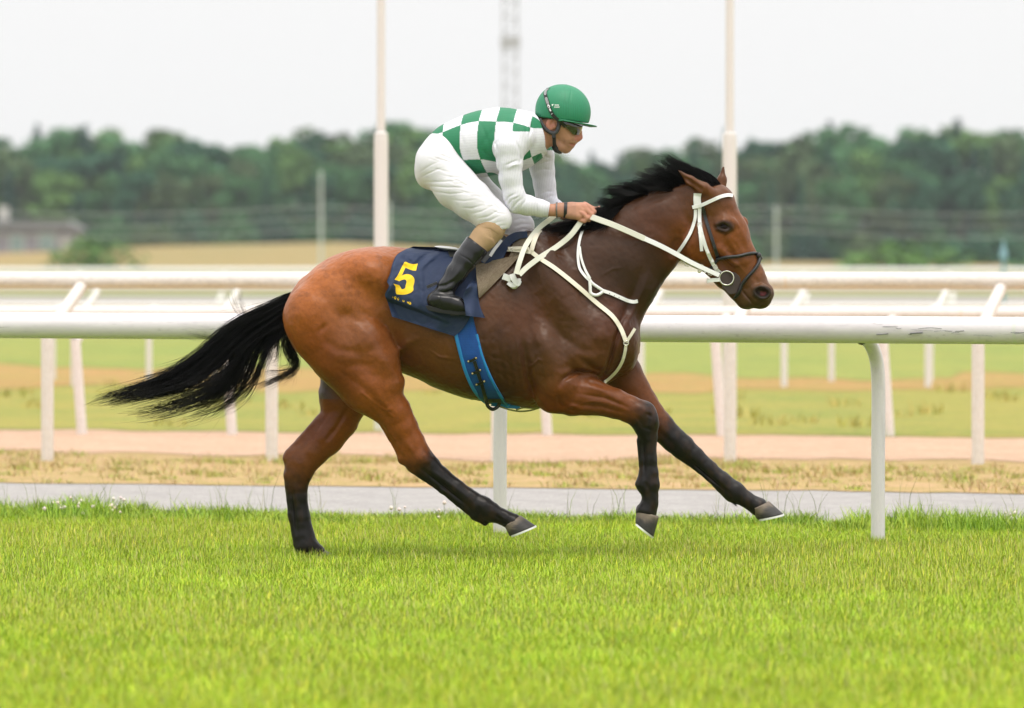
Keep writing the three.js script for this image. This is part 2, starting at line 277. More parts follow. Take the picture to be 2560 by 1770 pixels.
for (const [k, dy] of [[0, 2.3], [1, 1.9], [2, 1.5]]) { const pts = [[-22, -176], [-6.8, -174], [9.5, -176], [24, -178]], c = []; for (let i = 0; i + 1 < pts.length; i++) for (const t of [0, 0.25, 0.5, 0.75]) c.push(new THREE.Vector3(mix(pts[i][0], pts[i + 1][0], t), dy + 0.6 - 0.25 * Math.sin(t * Math.PI), mix(pts[i][1], pts[i + 1][1], t) + 0.2 * k)); c.push(new THREE.Vector3(24, dy + 0.6, -178));
  tag(mesh('overhead_cable', new THREE.TubeGeometry(new THREE.CatmullRomCurve3(c), 80, 0.011, 6), greyMetal), ['topmost of the three pale cables strung before the trees', 'middle of the three pale cables strung before the trees', 'lowest of the three pale cables strung before the trees'][k], 'cable', 'cables in the far field'); }
{ const g = group('blue_marker', 'small blue marker post standing by the bush at the right edge', 'marker'); g.position.set(8.75, 0, -74); const bm = std({ color: new THREE.Color(0.2, 0.36, 0.42), roughness: 0.5 }); mesh('post', new THREE.CylinderGeometry(0.035, 0.035, 1.35, 12).translate(0, 0.67, 0), bm, g); mesh('pennant', new THREE.ConeGeometry(0.08, 0.34, 4).translate(0, 1.45, 0), bm, g); }

// ---------------------------------------------------------------- house and trees
{ const g = group('grey_house', 'low grey house with pale chimney under the trees at the left edge', 'house'); g.position.set(-48, 0.45, -500); const wm = std({ color: new THREE.Color(0.26, 0.25, 0.28), roughness: 0.8 }), rm = std({ color: new THREE.Color(0.13, 0.13, 0.14), roughness: 0.7 }), pm = std({ color: new THREE.Color(0.5, 0.49, 0.46) }), gl = std({ color: new THREE.Color(0.22, 0.3, 0.29), roughness: 0.15 });
  mesh('wall', new THREE.BoxGeometry(15, 3, 8).translate(0, 1.2, 0), wm, g); const sh = new THREE.Shape([[-8, 2.7], [8, 2.7], [6.6, 3.6], [-6.6, 3.6]].map((p) => new THREE.Vector2(...p))); mesh('roof', new THREE.ExtrudeGeometry(sh, { depth: 9, bevelEnabled: false }).translate(0, 0, -4.5), rm, g); mesh('upper_storey', new THREE.BoxGeometry(6, 1.4, 5).translate(-5, 4.1, 0), pm, g); mesh('chimney', new THREE.BoxGeometry(0.9, 1.8, 0.9).translate(0.6, 4.0, 2), pm, g);
  for (const [x, w, h] of [[-5.4, 1.1, 1.5], [-2.6, 0.8, 1.2], [2, 1.2, 1.5], [4.8, 1.4, 2]]) { const f = mesh('window', new THREE.BoxGeometry(w + 0.24, h + 0.24, 0.12).translate(x, 1.4, 4.04), pm, g); mesh('pane', new THREE.BoxGeometry(w, h, 0.1).translate(x, 1.4, 4.08), gl, f); } mesh('door', new THREE.BoxGeometry(1, 2.1, 0.12).translate(6.6, 0.8, 4.05), pm, g); }
const barkMat = std({ color: new THREE.Color(0.09, 0.07, 0.055), roughness: 1 });
const leafMats = [[0.085, 0.20, 0.085], [0.05, 0.13, 0.075], [0.13, 0.24, 0.075], [0.04, 0.095, 0.07], [0.10, 0.15, 0.07], [0.10, 0.09, 0.07]].map(([r, g, b]) => phy({ color: new THREE.Color(r, g, b), roughness: 0.9, specularIntensity: 0.1, side: THREE.DoubleSide }));
function crown(kind, s) {
  seed = 1000 + s * 77; const pos = [], leaf = (x, y, z, r) => { const a = new THREE.Vector3(rr(-1, 1), rr(-1, 1), rr(-1, 1)).normalize(), b = new THREE.Vector3(rr(-1, 1), rr(-1, 1), rr(-1, 1)).cross(a).normalize(); const c = a.clone().cross(b); for (const [p, q] of [[-1, -0.6], [1, -0.5], [0.1, 1]]) pos.push(x + (b.x * p + c.x * q) * r, y + (b.y * p + c.y * q) * r, z + (b.z * p + c.z * q) * r); };
  if (kind === 'spruce') for (let i = 0; i < 1100; i++) { const t = Math.pow(rnd(), 0.7), y = 0.4 + 14.6 * (1 - t), R = (0.25 + 2.6 * t) * (0.72 + 0.28 * Math.sin(y * 5.2)), a = rr(0, 6.28), q = Math.sqrt(rr(0.3, 1)); leaf(Math.cos(a) * R * q, y - 0.3 * q, Math.sin(a) * R * q, rr(0.18, 0.4)); }
  else { const lobes = [], tall = kind === 'pine'; const n = tall ? 10 : 19; for (let i = 0; i < n; i++) { const h = tall ? rr(6, 13) : rr(0.8, 11.5), R = (tall ? 2.1 : 3.3) * Math.sqrt(Math.max(0.08, 1 - ((h - (tall ? 10 : 5.6)) / (tall ? 4.4 : 7)) ** 2)), a = rr(0, 6.28); lobes.push([Math.cos(a) * R * 0.7, h, Math.sin(a) * R * 0.7, rr(1.1, 1.9) * (tall ? 0.8 : 1)]); }
    for (let i = 0; i < 1700; i++) { const l = lobes[rnd() * lobes.length | 0], v = new THREE.Vector3(rr(-1, 1), rr(-1, 1), rr(-1, 1)).normalize().multiplyScalar(l[3] * Math.pow(rnd(), 0.25) * rr(0.8, 1.1)); leaf(l[0] + v.x, l[1] + v.y * 0.8, l[2] + v.z, rr(0.28, 0.52)); } }
  const g = new THREE.BufferGeometry(); g.setAttribute('position', new THREE.Float32BufferAttribute(pos, 3)); g.computeVertexNormals(); return g;
}
const kinds = [['leaf', 1], ['leaf', 2], ['leaf', 3], ['spruce', 4], ['pine', 5], ['spruce', 6], ['leaf', 7]].map(([k, s]) => [k, crown(k, s)]);
seed = 4242;
const trunkGeo = new THREE.CylinderGeometry(0.12, 0.3, 9, 8).translate(0, 4, 0), limbGeo = mergeGeometries([0, 1, 2, 3, 4].map((i) => new THREE.CylinderGeometry(0.04, 0.1, 3, 5).translate(0, 1.5, 0).rotateZ(0.9).rotateY(i * 1.3).translate(0, 3.5 + i * 1.1, 0)));
const skyline = curve([[-64, 13.5], [-56, 14.2], [-48, 14.4], [-40, 13.6], [-31, 12.4], [-25, 12.6], [-18, 13.2], [-12, 14.4], [-6, 14.6], [0, 13.6], [6, 12.6], [11, 12], [16, 12.6], [22, 13.6], [28, 14.4], [36, 15.2], [46, 15.4], [56, 15.8], [66, 16]]);
const treeWords = { leaf: 'broadleaf', spruce: 'spruce', pine: 'pine' };
function tree(x, z, h, k, mi, label, grp) {
  const [kind, geo] = kinds[k], g = group(kind === 'leaf' ? 'broadleaf_tree' : kind + '_tree', label, 'tree', grp), s = h / (kind === 'leaf' ? 12.8 : kind === 'pine' ? 13.6 : 15);
  g.position.set(x, z < -400 ? 2.1 * Math.exp(-(((x + 20) / 26) ** 2)) - 0.1 : -0.05, z); g.rotation.y = rr(0, 6.28); g.scale.set(s * rr(0.95, 1.25), s, s * rr(0.95, 1.25));
  const t = mesh('trunk', trunkGeo, barkMat, g); mesh('limbs', limbGeo, barkMat, t); mesh('crown', geo, leafMats[mi], g); return g;
}
for (let row = 0; row < 4; row++) for (let x = -64 + row * 1.1; x < 66; x += 2.7) {
  const xx = x + rr(-1.4, 1.4), right = xx > 8, k = rnd() < (right ? 0.42 : 0.16) ? [3, 5, 4][rnd() * 2.3 | 0] : [0, 1, 2, 6][rnd() * 4 | 0], kind = kinds[k][0], z = -545 - row * 16 + rr(-5, 5), h = skyline(xx)[0] * [0.62, 0.8, 0.93, 1][row] * rr(0.92, 1.04) * (kind === 'leaf' ? 1 : 1.04);
  tree(xx, z, h, k, kind === 'leaf' ? [0, 2, 4, 0, 1][rnd() * 5 | 0] : kind === 'pine' ? [3, 1, 5][rnd() * 2.3 | 0] : [1, 3][rnd() * 2 | 0], `${treeWords[kind]} tree in the blurred far treeline, ${['front', 'second', 'third', 'back'][row]} row`, `${treeWords[kind]} trees of the far treeline, ${['front', 'second', 'third', 'back'][row]} row`);
}
for (const [k, mi, name] of [[0, 0, 'distant_wood'], [2, 2, 'distant_wood_light'], [3, 1, 'distant_wood_spruce']]) {   // the wood runs on to both sides of the view
  const M = new THREE.Matrix4(), Q = new THREE.Quaternion(), spots = []; for (const s of [-1, 1]) for (let x = 67; x < 190; x += 3.4) for (let row = 0; row < 4; row++) if ((row + Math.round(x / 3.4)) % 3 === k % 3) spots.push([s * (x + rr(-1.4, 1.4)), -545 - row * 16 + rr(-5, 5), [0.62, 0.8, 0.93, 1][row] * rr(0.95, 1.2)]);
  const m = new THREE.InstancedMesh(kinds[k][1], leafMats[mi], spots.length); spots.forEach(([x, z, s], i) => m.setMatrixAt(i, M.compose(new THREE.Vector3(x, -0.1, z), Q.setFromAxisAngle(new THREE.Vector3(0, 1, 0), rr(0, 6.28)), new THREE.Vector3(s * 1.2, s, s * 1.2)))); m.name = name; m.castShadow = m.receiveShadow = true; m.userData = { kind: 'stuff', label: ['far wood of dark broadleaf trees running on beside the view', 'far wood of light green trees running on beside the view', 'far wood of spruces running on beside the view'][[0, 2, 3].indexOf(k)], category: 'wood' }; scene.add(m);
}
function shrubGeo(s) { seed = 900 + s; const pos = []; for (let i = 0; i < 700; i++) { const a = rr(0, 6.28), t = Math.pow(rnd(), 0.4), e = rr(0, 1.5), r = t * (1 + 0.2 * Math.sin(a * 3 + s)), x = Math.cos(a) * Math.cos(e) * r, y = Math.sin(e) * r, z = Math.sin(a) * Math.cos(e) * r; for (let v = 0; v < 3; v++) pos.push(x + rr(-0.12, 0.12), y + rr(-0.1, 0.12), z + rr(-0.12, 0.12)); } const g = new THREE.BufferGeometry(); g.setAttribute('position', new THREE.Float32BufferAttribute(pos, 3)); g.computeVertexNormals(); return g; }
const shrubs = [shrubGeo(1), shrubGeo(2), shrubGeo(3)]; seed = 99;
const stemGeo = mergeGeometries([0, 1, 2, 3].map((i) => new THREE.CylinderGeometry(0.015, 0.04, 0.9, 5).translate(0, 0.4, 0).rotateZ(0.4).rotateY(i * 1.6)));
for (let row = 0; row < 2; row++) for (let x = -62 + row * 2; x < 64; x += 4.2) { const g = group('undergrowth_bush', `dark undergrowth bush under the far treeline, ${['nearer', 'farther'][row]} line`, 'bush', `undergrowth bushes under the treeline, ${['nearer', 'farther'][row]} line`); const xx = x + rr(-1, 1), sc = rr(2.6, 3.8); g.position.set(xx, 2.1 * Math.exp(-(((xx + 20) / 26) ** 2)) - 0.3, -538 - row * 30 + rr(-3, 3)); g.scale.set(sc, rr(2.2, 3.6), sc); g.rotation.y = rr(0, 6); mesh('stems', stemGeo, barkMat, g); mesh('foliage', shrubs[rnd() * 3 | 0], leafMats[[0, 1, 3, 4][rnd() * 4 | 0]], g); }
for (const [x, z, sx, sy, k, mi, label] of [[20.5, -270, 4.2, 1.5, 0, 2, 'low green bush in the field beyond the horse’s nose'], [28, -260, 3.4, 1.3, 1, 0, 'small bush between the yellow field and the right-hand trees'], [35, -240, 5, 2.4, 2, 2, 'large light green bush at the right edge above the rail'], [-24.5, -300, 3, 1.6, 1, 2, 'round green bush in the field beside the grey house'], [-36.5, -320, 3, 1.1, 2, 1, 'low dark bush at the left edge below the house'], [-29.6, -280, 0.9, 2.6, 0, 1, 'narrow upright bush standing alone left of the yellow field'], [-41, -470, 4, 0.8, 1, 1, 'low dark bush in front of the grey house wall'], [14, -420, 6, 1.8, 0, 1, 'dark undergrowth bush below the trees beyond the horse’s neck'], [42, -470, 7, 2.4, 2, 1, 'dark undergrowth bush below the trees at the right']]) {
  const g = group('bush', label.replace('’', "'"), 'bush', 'bushes in the far field'); g.position.set(x, z < -290 && x < 0 ? 0.3 : 0, z); g.scale.set(sx, sy, sx); mesh('stems', stemGeo, barkMat, g); mesh('foliage', shrubs[k], leafMats[mi], g); }
// ---------------------------------------------------------------- the horse
const horse = group('race_horse', 'bay racehorse with black tail and legs galloping across the turf', 'horse');
const HF = new Field([684, 396, -190], [1952, 1404, 190], 3.0);
const barrel = curve([   // x, top, bottom, half width, how much narrower the top is than the bottom
  [712, 770, 810, 8, 0], [722, 742, 846, 52, 0], [741, 716, 880, 80, 0.05], [776, 678, 900, 104, 0.08], [821, 645, 908, 120, 0.1], [865, 629, 912, 126, 0.1], [921, 618, 918, 126, 0.06], [976, 617, 924, 114, -0.08],
  [1030, 621, 942, 125, -0.04], [1090, 626, 970, 142, 0.06], [1165, 630, 996, 150, 0.1], [1204, 627, 1003, 148, 0.14], [1262, 606, 1010, 138, 0.24], [1320, 586, 1019, 124, 0.34], [1380, 572, 1018, 116, 0.4],
  [1440, 585, 1004, 112, 0.3], [1500, 640, 972, 106, 0.1], [1545, 700, 944, 92, 0], [1578, 760, 925, 72, 0], [1592, 800, 900, 46, 0], [1597, 835, 872, 10, 0]]);
HF.each([708, 560, -160, 1600, 1030, 160], 16, (a, x, y, z) => {
  if (x < 708 || x > 1600) return a;
  const [t, b, w, e] = barrel(x), c = (t + b) / 2, h = Math.max(4, (b - t) / 2), v = clamp((y - c) / h, -1.3, 1.3), ww = Math.max(4, w * (1 + e * v));
  const g = Math.pow(Math.pow(Math.abs(y - c) / h, 2.15) + Math.pow(Math.abs(z) / ww, 2.15), 1 / 2.15);
  return Math.min(a, (g - 1) * Math.min(h, ww) * 0.9);
});
// quarters, thighs, shoulders
for (const s of [1, -1]) {
  HF.add(ell(850, 762, s * 64, 104, 88, 82, 40), 22);                   // rump
  HF.add(ell(925, 684, s * 70, 74, 50, 66, 14), 36);                     // point of hip
  HF.add(ell(1392, 730, s * 62, 50, 150, 60, -26), 40);                  // shoulder blade
  HF.add(ell(1500, 836, s * 66, 84, 74, 60, 40), 26);                    // point of shoulder
  HF.add(ell(1452, 880, s * 82, 74, 56, 54, 20), 22);
  HF.add(ell(1372, 898, s * 92, 50, 106, 56, -14), 14);                  // triceps
  HF.add(ell(1400, 960, s * 90, 60, 52, 52, 20), 14);
}
HF.chain([[795, 790, 84, 84, 0.88], [860, 880, 92, 82, 0.86], [925, 960, 92, 72, 0.86], [984, 1027, 84, 45, 0.9]], 12);     // near thigh
HF.chain([[868, 800, 84, 64, 0.9], [912, 858, 98, 68, 0.9], [940, 902, 98, 62, 0.92], [968, 955, 94, 46, 0.95]], 10);
HF.add(ell(778, 850, 98, 40, 74, 44, -34), 16);
HF.add(cap([776, 736, 0, 38, 1.7], [748, 790, 0, 32, 1.8]), 20);
HF.chain([[805, 800, -82, 84, 0.9], [880, 905, -88, 80, 0.8], [862, 985, -82, 66, 0.8], [845, 1054, -78, 47, 0.85]], 16);   // far thigh
const legs = {
  nearHind: [[984, 1027, 82, 45, 0.9], [1004, 1063, 80, 40, 0.86], [1026, 1103, 77, 36, 0.84], [1047, 1143, 74, 36, 0.78], [1070, 1163, 73, 30, 0.8], [1100, 1187, 72, 23.5, 0.86], [1140, 1217, 72, 22, 0.86], [1176, 1245, 72, 23, 0.88], [1206, 1265, 72, 27.5, 0.92], [1224, 1276, 72, 25, 0.95], [1262, 1292, 72, 19, 1.05], [1282, 1302, 72, 23, 1.05]],
  farHind: [[845, 1054, -78, 47, 0.88], [812, 1098, -74, 44, 0.84], [778, 1131, -70, 40, 0.8], [750, 1158, -68, 41, 0.74], [744, 1184, -68, 35, 0.8], [740, 1215, -68, 26.5, 0.88], [742, 1250, -68, 23, 0.9], [749, 1295, -68, 23.5, 0.9], [758, 1345, -68, 25, 0.92], [763, 1368, -68, 28, 0.95], [790, 1384, -68, 20, 1]],
  nearFore: [[1388, 972, 80, 62, 0.7], [1428, 984, 84, 51, 0.84], [1469, 987, 86, 48, 0.84], [1537, 1007, 84, 36, 0.84], [1573, 1021, 82, 33, 0.84], [1604, 1036, 80, 36, 0.84], [1613, 1058, 78, 32, 0.84], [1619, 1090, 76, 22, 0.95], [1620, 1147, 74, 20, 0.95], [1621, 1183, 73, 23, 0.95], [1619, 1208, 72, 28, 0.9], [1624, 1238, 71, 19, 1.1], [1623, 1256, 70, 20, 1.1], [1615, 1274, 70, 27, 1]],
  farFore: [[1500, 880, -76, 66, 0.8], [1556, 935, -80, 50, 0.8], [1605, 1012, -80, 41, 0.84], [1650, 1066, -78, 35, 0.84], [1688, 1103, -76, 31, 0.86], [1710, 1121, -75, 30, 0.84], [1738, 1143, -74, 23.5, 0.9], [1774, 1174, -73, 20.5, 0.95], [1808, 1205, -72, 22, 0.95], [1840, 1234, -71, 26, 0.92], [1874, 1255, -70, 19.5, 1.05], [1898, 1270, -70, 24, 1]],
};
for (const k in legs) HF.chain(legs[k], 7);
// points of hock, sinews, fetlock tufts, knee caps, chestnut
HF.add(cap([1009, 1146, 74, 13], [1034, 1138, 74, 22]), 12); HF.add(cap([718, 1146, -68, 13], [748, 1140, -68, 24]), 12);
HF.chain([[968, 1062, 76, 12], [1006, 1136, 74, 10]], 10); HF.chain([[800, 1052, -72, 14], [722, 1134, -68, 10]], 10);
HF.chain([[1030, 1166, 73, 11], [1110, 1222, 72, 10], [1190, 1286, 72, 12], [1213, 1305, 72, 7]], 8);
HF.chain([[716, 1190, -68, 9], [728, 1290, -68, 11], [742, 1362, -68, 12]], 8);
HF.chain([[1600, 1100, 75, 10], [1607, 1180, 73, 9], [1598, 1208, 72, 9], [1599, 1219, 72, 4]], 7);
HF.chain([[1700, 1140, -74, 9], [1772, 1195, -73, 8], [1826, 1245, -72, 10]], 7);
HF.add(ell(1627, 1052, 92, 15, 22, 14, 20), 8); HF.add(ell(1598, 1020, 98, 18, 10, 12, 30), 8);
HF.add(ell(1056, 1142, 96, 18, 22, 12, -40), 10);
// chest
HF.add(ell(1552, 856, 26, 42, 62, 46), 26).add(ell(1562, 850, -34, 40, 62, 44), 24);
// neck
HF.chain([[1478, 715, 0, 140, 0.66], [1507, 685, 0, 134, 0.6], [1556, 640, 0, 106, 0.62], [1610, 598, 0, 96, 0.58], [1664, 562, 0, 82, 0.58], [1716, 536, 0, 68, 0.62]], 26);
HF.chain([[1400, 590, 0, 24, 0.9], [1470, 566, 0, 22, 0.9], [1545, 533, 0, 20, 0.9], [1640, 490, 0, 18, 0.9], [1735, 474, 0, 22, 1.2]], 30);
HF.chain([[1655, 645, 14, 30, 0.9], [1596, 720, 20, 36, 0.9], [1556, 800, 24, 42, 0.9]], 26);            // gullet
// head
HF.chain([[1745, 500, 0, 44, 1], [1786, 512, 0, 50, 0.96], [1812, 584, 0, 57, 0.84], [1846, 650, 0, 47, 0.72], [1872, 692, 0, 38, 0.78], [1891, 730, 0, 38, 0.92]], 14);
HF.add(ell(1757, 602, 0, 62, 60, 52, 30), 20);
HF.add(ell(1752, 606, 36, 44, 46, 18, 30), 14).add(ell(1752, 606, -36, 44, 46, 18, 30), 14);              // cheeks
HF.chain([[1768, 640, 0, 36, 0.95], [1812, 690, 0, 29, 0.9], [1844, 722, 0, 25, 0.95], [1864, 750, 0, 24, 1.05]], 12);
HF.chain([[1880, 742, 0, 26, 1.1], [1903, 747, 0, 23, 1.1], [1913, 733, 0, 22, 1.1]], 10);                // muzzle
HF.add(ell(1811, 556, 43, 27, 21, 15, 10), 10).add(ell(1851, 558, -44, 21, 19, 15), 12);                 // brows
HF.add(cap([1822, 596, 40, 9], [1858, 652, 30, 7]), 12);                                                  // facial crest
HF.add(cap([1793, 622, 44, 9], [1838, 660, 36, 6]), 10);
HF.cut(ell(1809, 567, 60, 15, 10.5, 11, 8), 5);                                                          // eye socket
HF.add(cap([1788, 561, 52, 4.5], [1806, 554, 56, 5]), 4).add(cap([1806, 554, 56, 5], [1826, 566, 51, 4]), 4).add(cap([1792, 573, 52, 3.5], [1812, 579, 53, 4]), 5).add(cap([1812, 579, 53, 4], [1826, 570, 50, 3.5]), 5);
HF.add(ell(1903, 729, 34, 25, 20, 9, 24), 6).cut(ell(1903, 731, 44, 17, 12, 16, 24), 4);                   // nostril
HF.add(ell(1910, 729, -32, 23, 18, 10, 24), 6);
HF.line([[1846, 716], [1862, 736], [1880, 757], [1894, 766]], 4, 2.2);                                    // mouth
// ears
HF.chain([[1788, 494, 34, 17], [1756, 472, 44, 15.5], [1724, 453, 47, 12], [1695, 427, 47, 2.5]], 8);
HF.chain([[1800, 482, -32, 15], [1806, 450, -38, 11.5], [1810, 416, -40, 2]], 8);
HF.cut(cap([1748, 474, 63, 8], [1708, 443, 55, 3]), 4);
// muscle and creases, near side
const G = (p, a, w) => HF.line(p, a, w, 1, 14);
G([[800, 806], [822, 852], [850, 872], [900, 878], [945, 868]], 3.30, 10.8); G([[815, 890], [870, 910], [930, 910], [960, 900]], 2.75, 9.6); G([[846, 796], [868, 787], [890, 790]], 4.95, 15.6); G([[806, 812], [820, 824]], 3.85, 12.0);
G([[950, 812], [966, 850], [984, 890], [1002, 930]], 3.85, 9.6); G([[876, 792], [915, 806], [945, 836], [966, 866]], 3.30, 8.4); G([[905, 770], [930, 800], [950, 830]], 1.93, 8.4); G([[940, 745], [952, 800], [966, 850]], 2.20, 10.8);
for (let i = 0; i < 7; i++) G([[936 + i * 6, 846 + i * 11], [956 + i * 6, 862 + i * 10], [978 + i * 4, 884 + i * 8]], 0.99, 3.1);
for (let i = 0; i < 4; i++) G([[936 + i * 9, 770 + i * 4], [944 + i * 10, 806 + i * 4], [958 + i * 9, 838 + i * 6]], 0.72, 3.6);
G([[880, 690], [850, 740], [815, 790]], -2.20, 24.0); G([[775, 735], [742, 800], [756, 866]], -2.20, 21.6); G([[935, 870], [970, 910]], -2.20, 16.8); G([[780, 885], [850, 950], [930, 1005]], -2.75, 19.2); G([[830, 905], [890, 950], [940, 985]], 2.20, 9.6); G([[880, 700], [930, 730], [960, 770]], 1.65, 24.0);
G([[905, 960], [955, 1010], [985, 1066]], 2.20, 7.2); G([[925, 945], [965, 1005], [1002, 1052]], -2.20, 8.4); G([[978, 1066], [1012, 1122]], 2.75, 6.0); G([[930, 1016], [962, 1064], [1000, 1128]], 1.87, 4.8); G([[850, 975], [900, 1010], [950, 1055]], -1.38, 9.6);
G([[1016, 1096], [1038, 1132]], -4, 6); G([[1040, 1158], [1085, 1192], [1180, 1268]], 6, 4); G([[1070, 1168], [1110, 1194], [1180, 1246]], -3, 5); G([[1196, 1262], [1206, 1290]], 4, 5); G([[1232, 1280], [1262, 1302]], 3, 4);
G([[1300, 830], [1312, 880], [1322, 940], [1342, 1000], [1366, 1034]], 7, 8); G([[1392, 968], [1408, 944], [1440, 926], [1478, 930], [1510, 946]], 9, 6); G([[1392, 975], [1398, 1005], [1410, 1022]], 5, 7);
G([[1440, 888], [1478, 915], [1518, 936]], 7, 9); G([[1548, 800], [1536, 850], [1526, 890], [1508, 938]], 9, 5); G([[1556, 770], [1546, 820], [1540, 860]], 5, 6); G([[1340, 770], [1400, 838], [1450, 872], [1490, 884]], 5, 14); G([[1330, 830], [1362, 858], [1376, 915]], -4, 18);
G([[1352, 660], [1400, 740], [1455, 810], [1500, 850]], -5, 26); G([[1300, 700], [1310, 780], [1318, 850]], 5, 22); G([[1425, 880], [1402, 940]], -3, 16); G([[1480, 850], [1520, 830]], -4, 20); G([[1420, 690], [1470, 760], [1520, 800]], 4, 16);
G([[1430, 958], [1500, 972], [1560, 1000]], -4, 7); G([[1440, 980], [1510, 992], [1575, 1018]], 4.4, 4); G([[1420, 1004], [1500, 1012], [1570, 1032]], 4, 5); G([[1462, 948], [1520, 968]], 3, 4); G([[1400, 1000], [1450, 1020], [1540, 1032]], -3, 6); G([[1385, 1000], [1420, 1030], [1470, 1036]], -3, 8);
G([[1607, 1088], [1610, 1140], [1610, 1192]], 6.5, 4); G([[1612, 1200], [1618, 1222]], 4, 4); G([[1600, 1064], [1630, 1072]], 3, 4); G([[1628, 1090], [1628, 1180]], -2, 5); G([[1588, 1036], [1606, 1062]], 3, 5); G([[1612, 1030], [1628, 1040]], 2.5, 4);
G([[1560, 528], [1640, 500], [1720, 478]], 3.4, 7); G([[1540, 570], [1630, 560], [1680, 590], [1690, 630]], 4, 20); G([[1620, 690], [1586, 770], [1562, 820]], -5, 7); G([[1600, 680], [1565, 770], [1548, 815]], 6, 8); G([[1480, 610], [1550, 640], [1600, 690]], -4, 30); G([[1694, 590], [1676, 650]], 9, 12); G([[1702, 520], [1724, 560], [1708, 600]], 6, 9); G([[1660, 700], [1620, 740]], -2, 8);
G([[1828, 596], [1862, 660]], 3, 6); G([[1846, 560], [1880, 640]], -2, 6); G([[1770, 560], [1790, 640]], 2.5, 10); G([[1822, 650], [1850, 668], [1868, 690]], -1.8, 3); G([[1770, 665], [1830, 715]], 3, 6); G([[1790, 600], [1830, 640]], -2, 8); G([[1880, 690], [1900, 712]], 2, 5);
G([[1150, 880], [1140, 960]], 1.5, 10); G([[1052, 838], [1018, 858], [992, 884]], -4, 9); G([[1020, 870], [1000, 900]], 2, 8);
for (let i = 0; i < 6; i++) G([[1205 + i * 20, 820 + i * 4], [1212 + i * 20, 890 + i * 6], [1232 + i * 18, 965 + i * 4]], 1.7, 6);
for (let i = 0; i < 9; i++) G([[1216 + i * 11, 880 + (i * 37 % 50)], [1236 + i * 11, 892 + (i * 37 % 50)], [1262 + i * 10, 896 + (i * 53 % 60)]], 1.1, 2.8);
for (const [p, w] of [[[[1316, 916], [1334, 908], [1345, 896], [1354, 898]], 2.2], [[[1334, 908], [1330, 930], [1322, 945]], 2], [[[935, 1000], [965, 1022], [985, 1018]], 2.4], [[[965, 1022], [990, 1042]], 2.2], [[[1440, 1010], [1475, 1000], [1520, 1004]], 2.2], [[[905, 975], [935, 1000]], 2.2], [[[1405, 1018], [1440, 1010]], 2.4], [[[1070, 870], [1100, 890], [1140, 896]], 2.2], [[[1570, 620], [1600, 600], [1640, 590]], 2], [[[1500, 690], [1530, 672], [1560, 668]], 2.2]]) G(p, -2.8, w * 1.15);
const F = (p, a, w) => HF.line(p, a, w, -1, 14);
F([[830, 1020], [790, 1080], [745, 1140]], 4, 6); F([[880, 1000], [840, 1070], [800, 1120]], 4, 6); F([[726, 1215], [738, 1340]], 6, 4); F([[1630, 1060], [1690, 1120]], 3, 6); F([[1715, 1142], [1770, 1190], [1830, 1240]], 6, 4);
HF.line([[762, 920], [790, 960], [850, 1000]], 3, 10, 1, -140);
HF.each([684, 396, -190, 1952, 1404, 190], 0, (a, x, y, z) => Math.abs(a) > 12 ? a : a + 2.6 * (fbm(x / 30, y / 30, z / 30) - 0.5) + 1.3 * (noise(x / 9, y / 9, z / 9) - 0.5));
const coat = [ // where, coat colour, with the shade of belly and underside painted in
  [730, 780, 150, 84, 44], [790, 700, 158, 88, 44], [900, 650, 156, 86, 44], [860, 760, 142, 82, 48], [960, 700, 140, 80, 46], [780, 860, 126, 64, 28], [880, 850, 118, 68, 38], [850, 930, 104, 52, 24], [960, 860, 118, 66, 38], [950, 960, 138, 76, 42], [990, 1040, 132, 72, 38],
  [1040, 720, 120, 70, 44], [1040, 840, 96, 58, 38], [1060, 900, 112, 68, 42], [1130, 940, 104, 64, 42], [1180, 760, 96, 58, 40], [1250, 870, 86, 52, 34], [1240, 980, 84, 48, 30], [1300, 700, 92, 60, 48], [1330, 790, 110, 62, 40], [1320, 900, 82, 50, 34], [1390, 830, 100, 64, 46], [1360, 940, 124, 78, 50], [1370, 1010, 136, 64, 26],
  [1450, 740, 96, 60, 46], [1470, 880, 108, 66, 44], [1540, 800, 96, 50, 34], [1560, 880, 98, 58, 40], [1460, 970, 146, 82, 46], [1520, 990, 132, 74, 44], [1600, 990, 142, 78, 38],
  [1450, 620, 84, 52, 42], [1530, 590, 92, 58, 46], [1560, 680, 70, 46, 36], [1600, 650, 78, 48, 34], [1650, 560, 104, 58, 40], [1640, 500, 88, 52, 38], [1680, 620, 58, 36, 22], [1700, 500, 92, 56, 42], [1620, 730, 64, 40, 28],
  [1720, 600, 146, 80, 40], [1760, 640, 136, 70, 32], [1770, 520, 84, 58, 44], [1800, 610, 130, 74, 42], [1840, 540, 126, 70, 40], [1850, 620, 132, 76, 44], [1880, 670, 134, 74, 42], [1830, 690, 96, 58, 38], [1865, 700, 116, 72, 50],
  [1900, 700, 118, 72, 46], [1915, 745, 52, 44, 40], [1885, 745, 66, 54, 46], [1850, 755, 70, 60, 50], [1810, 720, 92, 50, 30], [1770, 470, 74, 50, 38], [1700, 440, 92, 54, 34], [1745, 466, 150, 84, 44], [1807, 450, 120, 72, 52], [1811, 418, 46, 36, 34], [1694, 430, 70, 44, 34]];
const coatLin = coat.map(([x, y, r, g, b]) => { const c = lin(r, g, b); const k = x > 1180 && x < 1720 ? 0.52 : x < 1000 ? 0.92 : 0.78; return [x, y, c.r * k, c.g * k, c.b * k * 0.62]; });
const points = [];                                                 // black on the lower legs: [x, y, z, radius, share]
